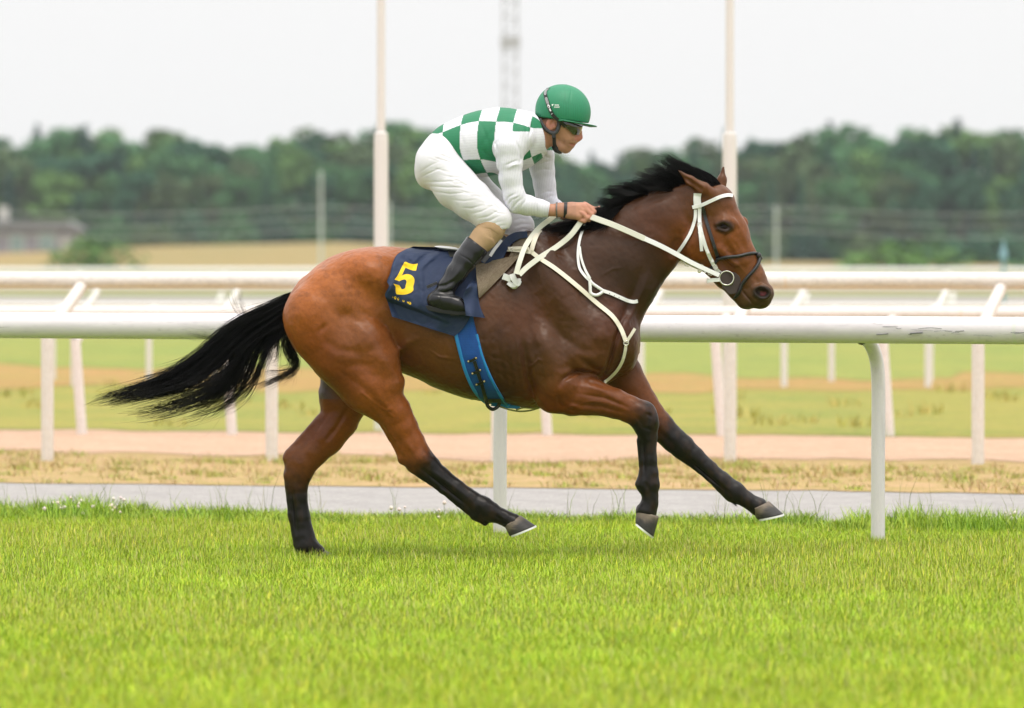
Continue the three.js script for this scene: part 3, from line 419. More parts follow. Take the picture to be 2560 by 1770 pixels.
const blacken = (chain, from, to) => { const L = [0]; for (let i = 1; i < chain.length; i++) L.push(L[i - 1] + Math.hypot(chain[i][0] - chain[i - 1][0], chain[i][1] - chain[i - 1][1])); const T = L[L.length - 1];
  for (let i = 0; i + 1 < chain.length; i++) for (let s = 0; s < 8; s++) { const t = s / 8, a = chain[i], b = chain[i + 1]; points.push([mix(a[0], b[0], t), mix(a[1], b[1], t), mix(a[2], b[2], t), mix(a[3], b[3], t) + 24, smooth(from, to, mix(L[i], L[i + 1], t) / T)]); } };
blacken(legs.nearHind, 0.22, 0.4); blacken(legs.farHind, 0.3, 0.62); blacken(legs.nearFore, 0.36, 0.52); blacken(legs.farFore, 0.34, 0.5);
const dark = [0.0085, 0.0068, 0.0062];
function shadedCoatColor(c, x, y, z) {
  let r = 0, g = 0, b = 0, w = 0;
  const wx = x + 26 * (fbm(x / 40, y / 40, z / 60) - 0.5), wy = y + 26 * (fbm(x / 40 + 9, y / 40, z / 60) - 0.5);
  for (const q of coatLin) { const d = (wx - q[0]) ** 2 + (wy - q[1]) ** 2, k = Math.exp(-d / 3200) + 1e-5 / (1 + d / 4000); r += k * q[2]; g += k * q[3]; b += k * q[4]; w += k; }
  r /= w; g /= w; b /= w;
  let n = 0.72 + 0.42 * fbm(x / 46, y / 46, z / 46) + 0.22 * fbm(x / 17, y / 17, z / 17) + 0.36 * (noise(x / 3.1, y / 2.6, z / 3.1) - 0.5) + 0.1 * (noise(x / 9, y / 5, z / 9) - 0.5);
  if (x < 960 && y < 740 && z > 0) { const u = (x * 0.87 + y * 0.5) / 15, v = (y * 0.87 - x * 0.5) / 13, i = Math.floor(u), j = Math.floor(v); if ((i + j) % 2 === 0 && noise(i * 0.7, j * 0.7, 4) > 0.56) n *= 0.84; }  // chequer marks combed into the quarters
  r *= n; g *= n; b *= n;
  if (y > 880 || x > 1480) { let best = 1e9, s = 0; for (const p of points) { const d = ((x - p[0]) ** 2 + (y - p[1]) ** 2 + (z - p[2]) ** 2 * 0.6) / (p[3] * p[3]); if (d < best) { best = d; s = p[4]; } }
    if (best < 1.2) { const k = clamp(s + 0.9 * (fbm(x / 14, y / 14, z / 14) - 0.5) * 4 * s * (1 - s), 0, 1) * (1 - smooth(0.9, 1.2, best)), m = 0.7 + 0.6 * fbm(x / 9, y / 9, z / 9), tan = 0.6 * smooth(0.5, 0.66, fbm(x / 16 + 3, y / 34, z / 16)); r = mix(r, mix(dark[0] * m, 0.03, tan), k); g = mix(g, mix(dark[1] * m, 0.016, tan), k); b = mix(b, mix(dark[2] * m, 0.009, tan), k); } }
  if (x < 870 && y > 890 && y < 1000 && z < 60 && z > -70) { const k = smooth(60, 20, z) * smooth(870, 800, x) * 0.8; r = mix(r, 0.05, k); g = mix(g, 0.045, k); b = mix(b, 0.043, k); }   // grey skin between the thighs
  const e = Math.hypot((x - 1809) / 1.5, y - 567) ; if (z > 0 && e < 22) { const k = smooth(22, 10, e) * 0.9; r = mix(r, 0.018, k); g = mix(g, 0.014, k); b = mix(b, 0.013, k); }
  const q = Math.hypot((x - 1903) / 1.35, y - 731); if (z > 0 && q < 21) { const k = smooth(21, 14, q) * 0.85; r = mix(r, 0.016, k); g = mix(g, 0.014, k); b = mix(b, 0.014, k); if (z < 33 && q < 9 && x > 1899 && y > 728) { r = 0.12; g = 0.018; b = 0.02; } }
  c.setRGB(r, g, b);
}
const coatMat = phy({ vertexColors: true, roughness: 0.37, specularIntensity: 0.48 });
mesh('body', HF.geometry(shadedCoatColor), coatMat, horse);
const eyeMat = phy({ color: new THREE.Color(0.012, 0.006, 0.004), roughness: 0.22, specularIntensity: 0.3 });
for (const [x, y, z] of [[1809, 568, 42], [1851, 566, -45]]) { const e = mesh('eye', new THREE.SphereGeometry(15 / U, 24, 16), eyeMat, horse); e.position.copy(V3(x, y, z)); e.scale.set(1, 0.8, 0.8); }

// hooves: horn wall from coronet ring to sole ring, with a pale racing plate under each
function hoof(cf, ch, toe, heel, z, cw, sw, dusty) {
  const rows = 9, seg = 30, pos = [], col = [], idx = [];
  const ring = (t, a, grow = 1) => {
    const f = [mix(cf[0], toe[0], t), mix(cf[1], toe[1], t)], b = [mix(ch[0], heel[0], t), mix(ch[1], heel[1], t)], m = [(f[0] + b[0]) / 2, (f[1] + b[1]) / 2], hx = (f[0] - b[0]) / 2, hy = (f[1] - b[1]) / 2, w = mix(cw, sw, t) * (1 + 0.05 * Math.sin(t * 3));
    const c = Math.cos(a), s = Math.sin(a), back = c < 0 ? 1 - 0.12 * c * c : 1;
    return [m[0] + hx * c * grow * back, m[1] + hy * c * grow * back, z + s * w * grow * (c < -0.5 ? 1 - 0.25 * (-c - 0.5) : 1)];
  };
  for (let j = 0; j <= rows; j++) for (let i = 0; i <= seg; i++) {
    const t = j / rows, p = ring(t, i / seg * 2 * Math.PI); pos.push(SX(p[0]), SY(p[1]), SZ(p[2]));
    const k = smooth(0.62, 0.2, t + 0.3 * (noise(i * 0.9, j * 0.8, dusty) - 0.5) + 0.25 * Math.cos(i / seg * 2 * Math.PI)), m = 0.75 + 0.5 * noise(i * 1.3, j * 1.7, 3);
    col.push(mix(0.03, 0.16, k) * m, mix(0.027, 0.125, k) * m, mix(0.025, 0.09, k) * m);
  }
  for (let j = 0; j < rows; j++) for (let i = 0; i < seg; i++) { const a = j * (seg + 1) + i, b = a + seg + 1; idx.push(a, b, a + 1, a + 1, b, b + 1); }
  const cTop = pos.length / 3; { const p = ring(0, 0), q = ring(0, Math.PI); pos.push(SX((p[0] + q[0]) / 2), SY((p[1] + q[1]) / 2), SZ(z)); col.push(0.03, 0.027, 0.025); } for (let i = 0; i < seg; i++) idx.push(cTop, i, i + 1);
  const cBot = pos.length / 3; { const p = ring(1, 0), q = ring(1, Math.PI); pos.push(SX((p[0] + q[0]) / 2), SY((p[1] + q[1]) / 2), SZ(z)); col.push(0.04, 0.035, 0.03); } for (let i = 0; i < seg; i++) idx.push(cBot, rows * (seg + 1) + i + 1, rows * (seg + 1) + i);
  const g = new THREE.BufferGeometry(); g.setAttribute('position', new THREE.Float32BufferAttribute(pos, 3)); g.setAttribute('color', new THREE.Float32BufferAttribute(col, 3)); g.setIndex(idx); g.computeVertexNormals();
  const h = mesh('hoof', g, hornMat, horse);
  const nx = toe[1] - heel[1], ny = heel[0] - toe[0], nl = Math.hypot(nx, ny), s = ((cf[0] - toe[0]) * nx + (cf[1] - toe[1]) * ny) > 0 ? -1 : 1, dx = s * nx / nl * 5, dy = s * ny / nl * 5;
  const sp = [], si = [], n = 40;                                   // the plate: a flat horseshoe band, open at the heels
  for (let i = 0; i <= n; i++) { const a = mix(-0.8, 0.8, i / n) * Math.PI; for (const [gr, lift] of [[1.03, -0.2], [1.03, 0.75], [0.72, 0.75], [0.72, -0.2]]) { const p = ring(1, a, gr); sp.push(SX(p[0] + dx * lift), SY(p[1] + dy * lift), SZ(p[2])); } }
  for (let i = 0; i < n; i++) for (let q = 0; q < 4; q++) { const a = i * 4 + q, b = i * 4 + (q + 1) % 4; si.push(a, b, a + 4, b, b + 4, a + 4); }
  si.push(0, 1, 2, 0, 2, 3, n * 4, n * 4 + 2, n * 4 + 1, n * 4, n * 4 + 3, n * 4 + 2);
  const sg = new THREE.BufferGeometry(); sg.setAttribute('position', new THREE.Float32BufferAttribute(sp, 3)); sg.setIndex(si);
  const fg = sg.toNonIndexed(); fg.computeVertexNormals(); mesh('horseshoe', fg, plateMat, h);
}
const hornMat = std({ vertexColors: true, roughness: 0.55 }), plateMat = std({ color: new THREE.Color(0.78, 0.78, 0.76), roughness: 0.35, metalness: 0.25, side: THREE.DoubleSide });
hoof([1301, 1285], [1258, 1313], [1339, 1311], [1270, 1339], 72, 23, 30, 1);
hoof([1926, 1256], [1877, 1278], [1963, 1289], [1893, 1304], -70, 26, 32, 2);
hoof([1646, 1288], [1586, 1268], [1632, 1340], [1584, 1302], 70, 25, 31, 3);
hoof([812, 1380], [782, 1396], [842, 1398], [792, 1404], -68, 24, 30, 4);

// hair: tapered strands that run between guide paths
function resample(p, n) {
  const c = new THREE.CatmullRomCurve3(p.map(([x, y, z = 0]) => new THREE.Vector3(x, y, z)), false, 'centripetal'); return c.getSpacedPoints(n - 1);
}
function hair(name, tufts, parent, mat) {
  const pos = [], nor = [], idx = [], N = 16;
  for (const { a, b, count, root = 16, spread = 12, wave = 5, width = 1.1, short = 0.35, zr = [0, 0] } of tufts) {
    const A = resample(a, N), B = resample(b, N), locks = Array.from({ length: Math.max(3, count / 26 | 0) }, () => ({ t: rnd(), dx: rr(-1, 1), dy: rr(-1, 1), dz: rr(-1, 1), ph: rr(0, 6.3), fr: rr(1.5, 4), len: rr(1 - short, 1) }));
    for (let s = 0; s < count; s++) {
      const k = locks[rnd() * locks.length | 0], loose = rnd() < 0.26 ? rr(1.6, 4.5) : 1, cu = loose > 1 ? rr(-14, 14) : 0, cf = rr(2, 5), t = clamp(k.t + rr(-0.1, 0.1) * loose, -0.04, 1.04), len = k.len * rr(0.8, 1), ox = rr(-1, 1), oy = rr(-1, 1), oz = rr(-1, 1), ph = k.ph + rr(-0.5, 0.5), z0 = rr(zr[0], zr[1]);
      const base = pos.length / 3; let prev = null;
      for (let i = 0; i < N; i++) {
        const f = i / (N - 1) * len * (N - 1), i0 = Math.min(N - 2, f | 0), u = f - i0, g = i / (N - 1);
        const px = mix(mix(A[i0].x, A[i0 + 1].x, u), mix(B[i0].x, B[i0 + 1].x, u), t), py = mix(mix(A[i0].y, A[i0 + 1].y, u), mix(B[i0].y, B[i0 + 1].y, u), t), pz = mix(mix(A[i0].z, A[i0 + 1].z, u), mix(B[i0].z, B[i0 + 1].z, u), t);
        const sw = wave * g * Math.sin(ph + g * k.fr * 2.2) + cu * g * g * Math.sin(g * cf), x = px + ox * root * 0.12 + (k.dx * spread + ox * spread * 0.3 * loose) * g + sw * 0.5, y = py + oy * root * 0.12 + (k.dy * spread + oy * spread * 0.3 * loose) * g + sw, z = pz + z0 + oz * root + (k.dz * spread * 1.4) * g;
        const w = width * (loose > 1 ? 0.6 : 1) * (1 - 0.75 * g * g), dir = prev ? [x - prev[0], y - prev[1]] : [1, 0], l = Math.hypot(dir[0], dir[1]) || 1, nx = -dir[1] / l, ny = dir[0] / l; prev = [x, y];
        for (const [p, q] of [[0.9, 0.5], [-0.9, 0.5], [0, -1]]) { pos.push(SX(x + nx * p * w), SY(y + ny * p * w), SZ(z + q * w)); nor.push(nx * p, -ny * p, q); }
        if (i) for (let e = 0; e < 3; e++) { const v = base + (i - 1) * 3 + e, v2 = base + (i - 1) * 3 + (e + 1) % 3; idx.push(v, v2, v + 3, v2, v2 + 3, v + 3); }
      }
    }
  }
  const g = new THREE.BufferGeometry(); g.setAttribute('position', new THREE.Float32BufferAttribute(pos, 3)); g.setAttribute('normal', new THREE.Float32BufferAttribute(nor, 3)); g.setIndex(idx);
  return mesh(name, g, mat, parent);
}
const hairMat = phy({ color: new THREE.Color(0.014, 0.011, 0.010), roughness: 0.36, specularIntensity: 0.9, side: THREE.DoubleSide });
hair('tail', [
  { a: [[742, 728], [700, 744], [655, 768], [600, 795], [552, 830], [500, 878], [430, 925], [350, 958], [278, 980], [214, 1010]], b: [[745, 752], [700, 790], [650, 820], [600, 860], [540, 920], [470, 965], [400, 985], [320, 1002], [262, 1012], [216, 1012]], count: 900, root: 16, spread: 12, short: 0.3, width: 0.8 },
  { a: [[745, 752], [700, 788], [650, 822], [600, 862], [540, 922], [470, 966], [400, 990], [330, 1005], [270, 1014]], b: [[744, 790], [705, 820], [655, 842], [618, 880], [590, 950], [545, 1000], [470, 1030], [390, 1050], [300, 1056]], count: 520, root: 16, spread: 20, short: 0.42, wave: 8, width: 0.78 },
  { a: [[744, 780], [700, 815], [655, 842], [622, 890], [590, 950], [545, 1000], [490, 1025], [430, 1045], [360, 1062]], b: [[744, 800], [706, 830], [676, 856], [650, 905], [626, 970], [585, 1020], [520, 1055], [450, 1078], [330, 1094]], count: 230, root: 14, spread: 24, short: 0.5, wave: 13, width: 0.7 },
  { a: [[742, 790], [704, 822], [676, 850], [660, 890], [640, 925], [622, 950]], b: [[744, 810], [716, 840], [704, 872], [700, 910], [668, 945], [600, 950]], count: 120, root: 12, spread: 26, wave: 14, width: 0.65, short: 0.5 },
  { a: [[738, 800], [732, 846], [742, 882], [756, 908], [740, 936], [696, 952], [630, 962]], b: [[728, 810], [712, 850], [720, 882], [738, 908], [716, 928], [670, 938], [600, 930]], count: 130, root: 10, spread: 20, wave: 12, width: 0.6, short: 0.4 },
  { a: [[742, 735], [690, 760], [640, 790], [600, 800], [578, 770], [570, 720], [572, 690]], b: [[742, 735], [690, 755], [645, 780], [622, 770], [600, 745], [592, 720]], count: 34, root: 8, spread: 22, width: 0.5, short: 0.3 },
  { a: [[742, 738], [690, 765], [640, 790], [590, 806], [545, 800], [500, 788]], b: [[742, 740], [690, 775], [640, 805], [580, 826], [530, 832], [450, 826]], count: 90, root: 8, spread: 26, width: 0.55, wave: 10 },
  { a: [[620, 830], [560, 900], [490, 955], [420, 985], [340, 1002], [290, 1000]], b: [[640, 880], [590, 965], [530, 1020], [450, 1062], [370, 1080], [300, 1078]], count: 150, root: 14, spread: 34, width: 0.5, wave: 16 },
], horse, hairMat);
hair('mane', [
  { a: [[1806, 470, 8], [1786, 447, 10], [1756, 432, 10], [1712, 414, 8], [1672, 400, 6], [1630, 393, 4]], b: [[1790, 476, 20], [1766, 456, 22], [1738, 440, 26], [1704, 424, 24], [1668, 414, 16], [1640, 412, 8]], count: 620, root: 7, spread: 9, width: 0.65, wave: 7 },
  { a: [[1740, 462, 8], [1712, 440, 12], [1682, 424, 12], [1650, 410, 10], [1622, 412, 6]], b: [[1716, 468, 14], [1690, 448, 22], [1664, 440, 24], [1630, 434, 18], [1600, 440, 10]], count: 380, root: 7, spread: 15, width: 0.65, wave: 7 },
  { a: [[1716, 470, 8], [1680, 448, 16], [1650, 440, 18], [1612, 428, 12], [1590, 424, 8]], b: [[1690, 478, 12], [1656, 470, 26], [1625, 466, 26], [1585, 464, 18], [1560, 452, 8]], count: 420, root: 8, spread: 15, width: 0.65, wave: 7 },
  { a: [[1672, 476, 6], [1630, 462, 14], [1590, 456, 14], [1560, 452, 10]], b: [[1630, 490, 12], [1590, 486, 28], [1550, 486, 26], [1512, 478, 10]], count: 420, root: 8, spread: 13, width: 0.65, wave: 7 },
  { a: [[1620, 488, 6], [1585, 472, 16], [1552, 470, 18], [1520, 468, 10]], b: [[1575, 510, 14], [1548, 508, 30], [1518, 510, 26], [1484, 522, 14]], count: 420, root: 8, spread: 13, width: 0.65, wave: 7 },
  { a: [[1590, 500, 8], [1556, 496, 24], [1526, 500, 24], [1496, 500, 14]], b: [[1540, 530, 18], [1522, 545, 44], [1508, 566, 56], [1492, 590, 62]], count: 460, root: 8, spread: 13, width: 0.72, wave: 7 },
  { a: [[1560, 520, 10], [1520, 522, 26], [1490, 536, 26], [1460, 548, 20]], b: [[1520, 548, 22], [1500, 566, 48], [1478, 580, 58], [1462, 588, 62]], count: 320, root: 8, spread: 12, width: 0.72, wave: 7 },
  { a: [[1520, 542, 6], [1470, 548, 10], [1420, 556, 12], [1372, 566, 10]], b: [[1500, 556, 26], [1460, 572, 42], [1410, 582, 42], [1352, 584, 24]], count: 620, root: 9, spread: 9, width: 0.79, wave: 7 },
  { a: [[1420, 560, 4], [1390, 560, 10], [1352, 568, 10], [1326, 576, 6]], b: [[1400, 572, 20], [1372, 582, 26], [1344, 586, 22], [1318, 580, 10]], count: 160, root: 8, spread: 10, width: 0.65, wave: 7 },
], horse, hairMat);

hair('fetlock_hair', [{ a: [[1196, 1292, 72], [1204, 1302, 72], [1214, 1312, 72]], b: [[1206, 1296, 74], [1213, 1304, 74], [1220, 1313, 74]], count: 60, root: 5, spread: 3, wave: 1, width: 0.7 }], horse, hairMat);
hair('fetlock_hair', [{ a: [[1593, 1208, 72], [1594, 1218, 72], [1598, 1228, 72]], b: [[1600, 1214, 74], [1602, 1222, 74], [1604, 1230, 74]], count: 60, root: 5, spread: 3, wave: 1, width: 0.7 }], horse, hairMat);
hair('fetlock_hair', [{ a: [[1824, 1250, -71], [1834, 1260, -71], [1846, 1270, -71]], b: [[1832, 1254, -70], [1842, 1262, -70], [1852, 1270, -70]], count: 50, root: 5, spread: 3, wave: 1, width: 0.7 }], horse, hairMat);
// ---------------------------------------------------------------- tack: straps and sheets laid over the coat
function fillNaN(a) { let last = a.find((v) => !Number.isNaN(v)) ?? 0; return a.map((v) => Number.isNaN(v) ? last : (last = v)); }
function faces(rows) {                                              // rows: list of strips [[P, Q] ...]; each strip becomes its own smooth band
  const pos = [], idx = [];
  for (const strip of rows) { const o = pos.length / 3; strip.forEach((pq) => pq.forEach((p) => pos.push(p.x, p.y, p.z))); const m = strip[0].length; for (let i = 0; i + 1 < strip.length; i++) for (let j = 0; j + 1 < m; j++) { const a = o + i * m + j, b = a + m; idx.push(a, a + 1, b, a + 1, b + 1, b); } }
  const g = new THREE.BufferGeometry(); g.setAttribute('position', new THREE.Float32BufferAttribute(pos, 3)); g.setIndex(idx); g.computeVertexNormals(); return g;
}
// a flat strap along [x, y] points ([x, y, z] fixes its depth), laid on the field's surface
function strapGeo(pts, width, { off = 3, th = 2.6, side = 1, n = 48, field = HF, lean = 0, rise = 1 } = {}) {
  const c = new THREE.CatmullRomCurve3(pts.map(([x, y, z]) => new THREE.Vector3(x, y, z ?? NaN)).map((v) => new THREE.Vector3(v.x, v.y, 0)), false, 'centripetal'), cz = pts.every((p) => p.length > 2) ? new THREE.CatmullRomCurve3(pts.map(([x, y, z]) => new THREE.Vector3(x, y, z)), false, 'centripetal') : null;
  const P = [], wd = Array.isArray(width) ? (t) => mix(width[0], width[1], t) : () => width;
  for (let i = 0; i <= n; i++) { const t = i / n, p = cz ? cz.getPoint(t) : c.getPoint(t), a = c.getPoint(Math.max(0, t - 0.01)), b = c.getPoint(Math.min(1, t + 0.01)), l = Math.hypot(b.x - a.x, b.y - a.y) || 1; P.push([p.x, p.y, -(b.y - a.y) / l, (b.x - a.x) / l, wd(t) / 2, p.z]); }
  let zl, zr;
  if (cz) { zl = P.map((p) => p[5] - lean); zr = P.map((p) => p[5] + lean); }
  else { const S = (k) => { let z = fillNaN(P.map((p) => field.surf(p[0] + k * p[2] * p[4], p[1] + k * p[3] * p[4], side))); for (let r = 0; r < 2; r++) z = z.map((v, i) => (z[Math.max(0, i - 1)] + 2 * v + z[Math.min(n, i + 1)]) / 4); return z; }; zl = S(-1); zr = S(1); const zc = S(0); zl = zl.map((v, i) => side * (Math.max(side * v, side * zc[i] - 5) + off)); zr = zr.map((v, i) => side * (Math.max(side * v, side * zc[i] - 5) + off)); }
  const at = (p, k, z) => V3(p[0] + k * p[2] * p[4], p[1] + k * p[3] * p[4], z), h = side * th;
  const L1 = P.map((p, i) => at(p, -1, zl[i])), R1 = P.map((p, i) => at(p, 1, zr[i])), L2 = P.map((p, i) => at(p, -0.9, zl[i] + h)), R2 = P.map((p, i) => at(p, 0.9, zr[i] + h));
  const z = (A, B) => A.map((a, i) => [a, B[i]]);
  return faces([z(L2, R2), z(L1, L2), z(R2, R1), z(R1, L1), [[L1[0], R1[0]], [L2[0], R2[0]]], [[L1[n], R1[n]], [L2[n], R2[n]]]]);
}
function cordGeo(pts, r, { off = 0, side = 1, n = 48, field = HF, rs = 10 } = {}) {
  const z = fillNaN(pts.map(([x, y, z]) => z ?? field.surf(x, y, side))); const c = new THREE.CatmullRomCurve3(pts.map(([x, y, zz], i) => V3(x, y, zz ?? z[i] + side * (off + r * 0.6))), false, 'centripetal'); return new THREE.TubeGeometry(c, n, r / U, rs);
}
// a sheet between two edges (lists of [x, y] from top to bottom), laid on the field's surface with a thickness
function sheetGeo(L, R, { off = 3, th = 2.5, nu = 24, nv = 36, side = 1, field = HF, bulge = null, uv = null } = {}) {
  const A = new THREE.CatmullRomCurve3(L.map(([x, y]) => new THREE.Vector3(x, y, 0)), false, 'centripetal').getSpacedPoints(nv), B = new THREE.CatmullRomCurve3(R.map(([x, y]) => new THREE.Vector3(x, y, 0)), false, 'centripetal').getSpacedPoints(nv);
  const Z = [], X = [], Y = [];
  for (let j = 0; j <= nv; j++) { const row = []; X.push([]); Y.push([]); for (let i = 0; i <= nu; i++) { const t = i / nu, x = mix(A[j].x, B[j].x, t), y = mix(A[j].y, B[j].y, t); X[j].push(x); Y[j].push(y); row.push(field.surf(x, y, side)); } Z.push(fillNaN(row)); }
  const pos = [], uvs = [], idx = [], m = nu + 1, N = m * (nv + 1);
  for (const layer of [1, 0]) for (let j = 0; j <= nv; j++) for (let i = 0; i <= nu; i++) { const x = X[j][i], y = Y[j][i], z = Z[j][i] + side * (off + layer * th + (bulge ? bulge(i / nu, j / nv, x, y) : 0)); pos.push(SX(x), SY(y), SZ(z)); uvs.push(i / nu, 1 - j / nv); }
  for (const o of [0, N]) for (let j = 0; j < nv; j++) for (let i = 0; i < nu; i++) { const a = o + j * m + i, b = a + m; o ? idx.push(a, a + 1, b, a + 1, b + 1, b) : idx.push(a, b, a + 1, a + 1, b, b + 1); }
  const e = (a, b) => idx.push(a, b, a + N, b, b + N, a + N); for (let j = 0; j < nv; j++) { e(j * m, j * m + m); e(j * m + nu + m, j * m + nu); } for (let i = 0; i < nu; i++) { e(i + 1, i); e(nv * m + i, nv * m + i + 1); }
  const g = new THREE.BufferGeometry(); g.setAttribute('position', new THREE.Float32BufferAttribute(pos, 3)); g.setAttribute('uv', new THREE.Float32BufferAttribute(uvs, 2)); g.setIndex(idx); g.computeVertexNormals(); return g;
}
const whiteLeather = std({ color: new THREE.Color(0.78, 0.78, 0.77), roughness: 0.45, side: THREE.DoubleSide }), cream = std({ color: new THREE.Color(0.76, 0.71, 0.58), roughness: 0.5, side: THREE.DoubleSide }), blackLeather = std({ color: new THREE.Color(0.014, 0.014, 0.015), roughness: 0.35, side: THREE.DoubleSide }), steel = std({ color: new THREE.Color(0.72, 0.7, 0.64), roughness: 0.22, metalness: 0.9 }), brass = std({ color: new THREE.Color(0.62, 0.52, 0.25), roughness: 0.3, metalness: 0.9 }), brownGuard = std({ color: new THREE.Color(0.045, 0.028, 0.024), roughness: 0.5 });
const webbing = std({ map: dataTex(64, 64, (o, u, v, i, j) => { const k = ((i >> 1) + (j >> 1)) % 2 ? 226 : 206; o[0] = k; o[1] = k - 1; o[2] = k - 14; }), roughness: 0.7, side: THREE.DoubleSide });
const zAt = (x, y, d = 20) => { const z = HF.surf(x, y, 1); return Number.isNaN(z) ? d : z; };
function buckle(parent, x, y, w, h, deg, lift = 6) { const z = zAt(x, y), g = mergeGeometries([[0, h / 2, w, 1.6], [0, -h / 2, w, 1.6], [w / 2, 0, 1.6, h], [-w / 2, 0, 1.6, h]].map(([a, b, c, d]) => new THREE.BoxGeometry(c / U, d / U, 1.6 / U).translate(a / U, b / U, 0))).rotateZ(-deg * Math.PI / 180); const m = mesh('buckle', g, steel, parent); m.position.copy(V3(x, y, z + lift)); return m; }
function keeper(parent, x, y, w, h, deg, mat, lift = 5) { const g = new THREE.BoxGeometry(w / U, h / U, 3 / U); g.rotateZ(-deg * Math.PI / 180); const m = mesh('keeper', g, mat, parent); m.position.copy(V3(x, y, zAt(x, y) + lift)); return m; }

// saddle cloth with its number
const cloth = group('saddle_cloth', 'navy blue saddle cloth with a yellow number 5', 'saddle cloth');
const clothTex = (() => { const c = document.createElement('canvas'); c.width = 1024; c.height = 1024; const x = c.getContext('2d');
  x.fillStyle = 'rgb(24,42,74)'; x.fillRect(0, 0, 1024, 1024);
  for (let i = 0; i < 26000; i++) { const k = rr(-8, 8); x.fillStyle = `rgba(${44 + k * 4},${64 + k * 4},${104 + k * 4},0.14)`; x.fillRect(rnd() * 1024, rnd() * 1024, 3, 1.4); }
  x.strokeStyle = 'rgba(90,116,160,0.5)'; x.lineWidth = 2; x.setLineDash([6, 5]); x.strokeRect(22, -20, 984, 1018);
  x.save(); x.translate(44, 286); x.scale(0.84, 0.8); x.fillStyle = 'rgb(247,203,24)';           // the figure 5
  x.beginPath(); x.moveTo(128, 8); x.bezierCurveTo(190, 34, 240, 34, 300, 6); x.lineTo(298, 112); x.bezierCurveTo(240, 128, 196, 110, 142, 96); x.lineTo(112, 222); x.bezierCurveTo(140, 196, 178, 178, 218, 184); x.bezierCurveTo(290, 196, 318, 262, 312, 352); x.bezierCurveTo(304, 452, 226, 520, 96, 526); x.bezierCurveTo(52, 480, 34, 420, 34, 366); x.lineTo(112, 372); x.bezierCurveTo(112, 402, 118, 426, 132, 434); x.bezierCurveTo(190, 418, 214, 360, 208, 312); x.bezierCurveTo(196, 250, 150, 262, 110, 312); x.lineTo(40, 300); x.lineTo(108, 16); x.closePath(); x.fill(); x.restore();
  x.fillStyle = 'rgb(240,196,26)'; for (const [u, w, h] of [[88, 10, 14], [108, 26, 40], [146, 20, 36], [206, 26, 28], [262, 30, 22], [280, 34, 36]]) { x.beginPath(); x.ellipse(u + w / 2, 752 + (u - 88) * 0.12, w / 2, h / 2, 0.3, 0, 6.3); x.fill(); }
  x.fillStyle = 'rgb(20,34,60)'; for (const [u, w] of [[118, 6], [150, 9], [208, 10], [286, 8]]) { x.beginPath(); x.ellipse(u + w, 746 + (u - 88) * 0.12, w / 2, 10, 0.3, 0, 6.3); x.fill(); }
  const t = new THREE.CanvasTexture(c); t.colorSpace = THREE.SRGBColorSpace; return t; })();
const clothMat = std({ map: clothTex, roughness: 0.72, side: THREE.DoubleSide }), navy = std({ color: lin(24, 42, 74), roughness: 0.72, side: THREE.DoubleSide });
const clothFold = (u, v, x, y) => {
  const under = 744 + (x - 970) * 0.37, below = smooth(-2, 9, y - under) * smooth(1150, 1080, x);
  let f = 9 + 6 * v * Math.sin(u * 8.5 + v * 2.4) + 3.4 * Math.sin(u * 19 - v * 6 + 1) * v + 9 * (fbm(u * 5, v * 5, 2) - 0.5);
  for (const [x0, y0, x1, y1, a, w] of [[1012, 640, 1036, 668, -5, 6], [1036, 668, 1075, 628, -5, 6], [1000, 650, 1030, 664, 4, 5], [1060, 665, 1100, 628, 5, 6], [1052, 664, 1058, 760, 4, 9], [990, 690, 978, 735, 5, 8]]) { const ux = x1 - x0, uy = y1 - y0, t = clamp(((x - x0) * ux + (y - y0) * uy) / (ux * ux + uy * uy), 0, 1), d = Math.hypot(x - x0 - ux * t, y - y0 - uy * t); f += 1.7 * a * Math.exp(-d * d / (w * w)) * Math.sin(Math.PI * (0.15 + 0.7 * t)); }
  f += smooth(0.1, 0, u) * 7 * smooth(0.3, 0.8, v);
  return Math.max(0.5, f * (0.35 + 0.65 * smooth(0, 0.25, v)) + 10 * smooth(60, 0, Math.abs(y - under + 14)) * (1 - below) * smooth(1150, 1060, x) - 9 * below + below * smooth(20, 44, y - under) * 5);
};
mesh('near_panel', sheetGeo([[1034, 616], [1012, 625], [993, 638], [984, 658], [978, 684], [971, 703], [976, 713], [966, 735], [972, 754], [983, 790]], [[1222, 622], [1200, 650], [1192, 680], [1192, 700], [1190, 730], [1186, 752], [1180, 776], [1172, 800], [1156, 822], [1138, 838]], { nu: 90, nv: 90, off: 4, th: 2, bulge: clothFold }), clothMat, cloth);
mesh('far_panel', sheetGeo([[1034, 618], [1000, 660], [985, 720], [985, 790]], [[1222, 622], [1192, 680], [1180, 760], [1140, 835]], { nu: 30, nv: 30, off: 4, th: 2, side: -1, bulge: (u, v) => 4 + 3 * Math.sin(u * 9) * v }), navy, cloth);
mesh('top_panel', strapGeo([[1030, 624, 0], [1090, 628, 0], [1160, 630, 0], [1220, 622, 0]], 10, { th: 18 }), navy, cloth).position.z = -9 / U;
mesh('front_roll', strapGeo([[1318, 586], [1292, 590], [1270, 604], [1252, 628], [1238, 652], [1212, 668]], [16, 36], { off: 9, th: 6 }), navy, cloth);
mesh('front_flap', (() => { const L = [[1178, 700], [1160, 738], [1163, 760], [1166, 786]], R = [[1194, 690], [1195, 730], [1202, 766], [1214, 793]]; return sheetGeo(L, R, { nu: 20, nv: 30, off: 8, th: 2, bulge: (u, v) => 52 * smooth(0, 0.25, v) * (1 - 0.8 * smooth(0.1, 1, u)) + 5 * Math.sin(u * 7 + v * 5) + 4 * Math.sin(v * 9) }); })(), navy, cloth);

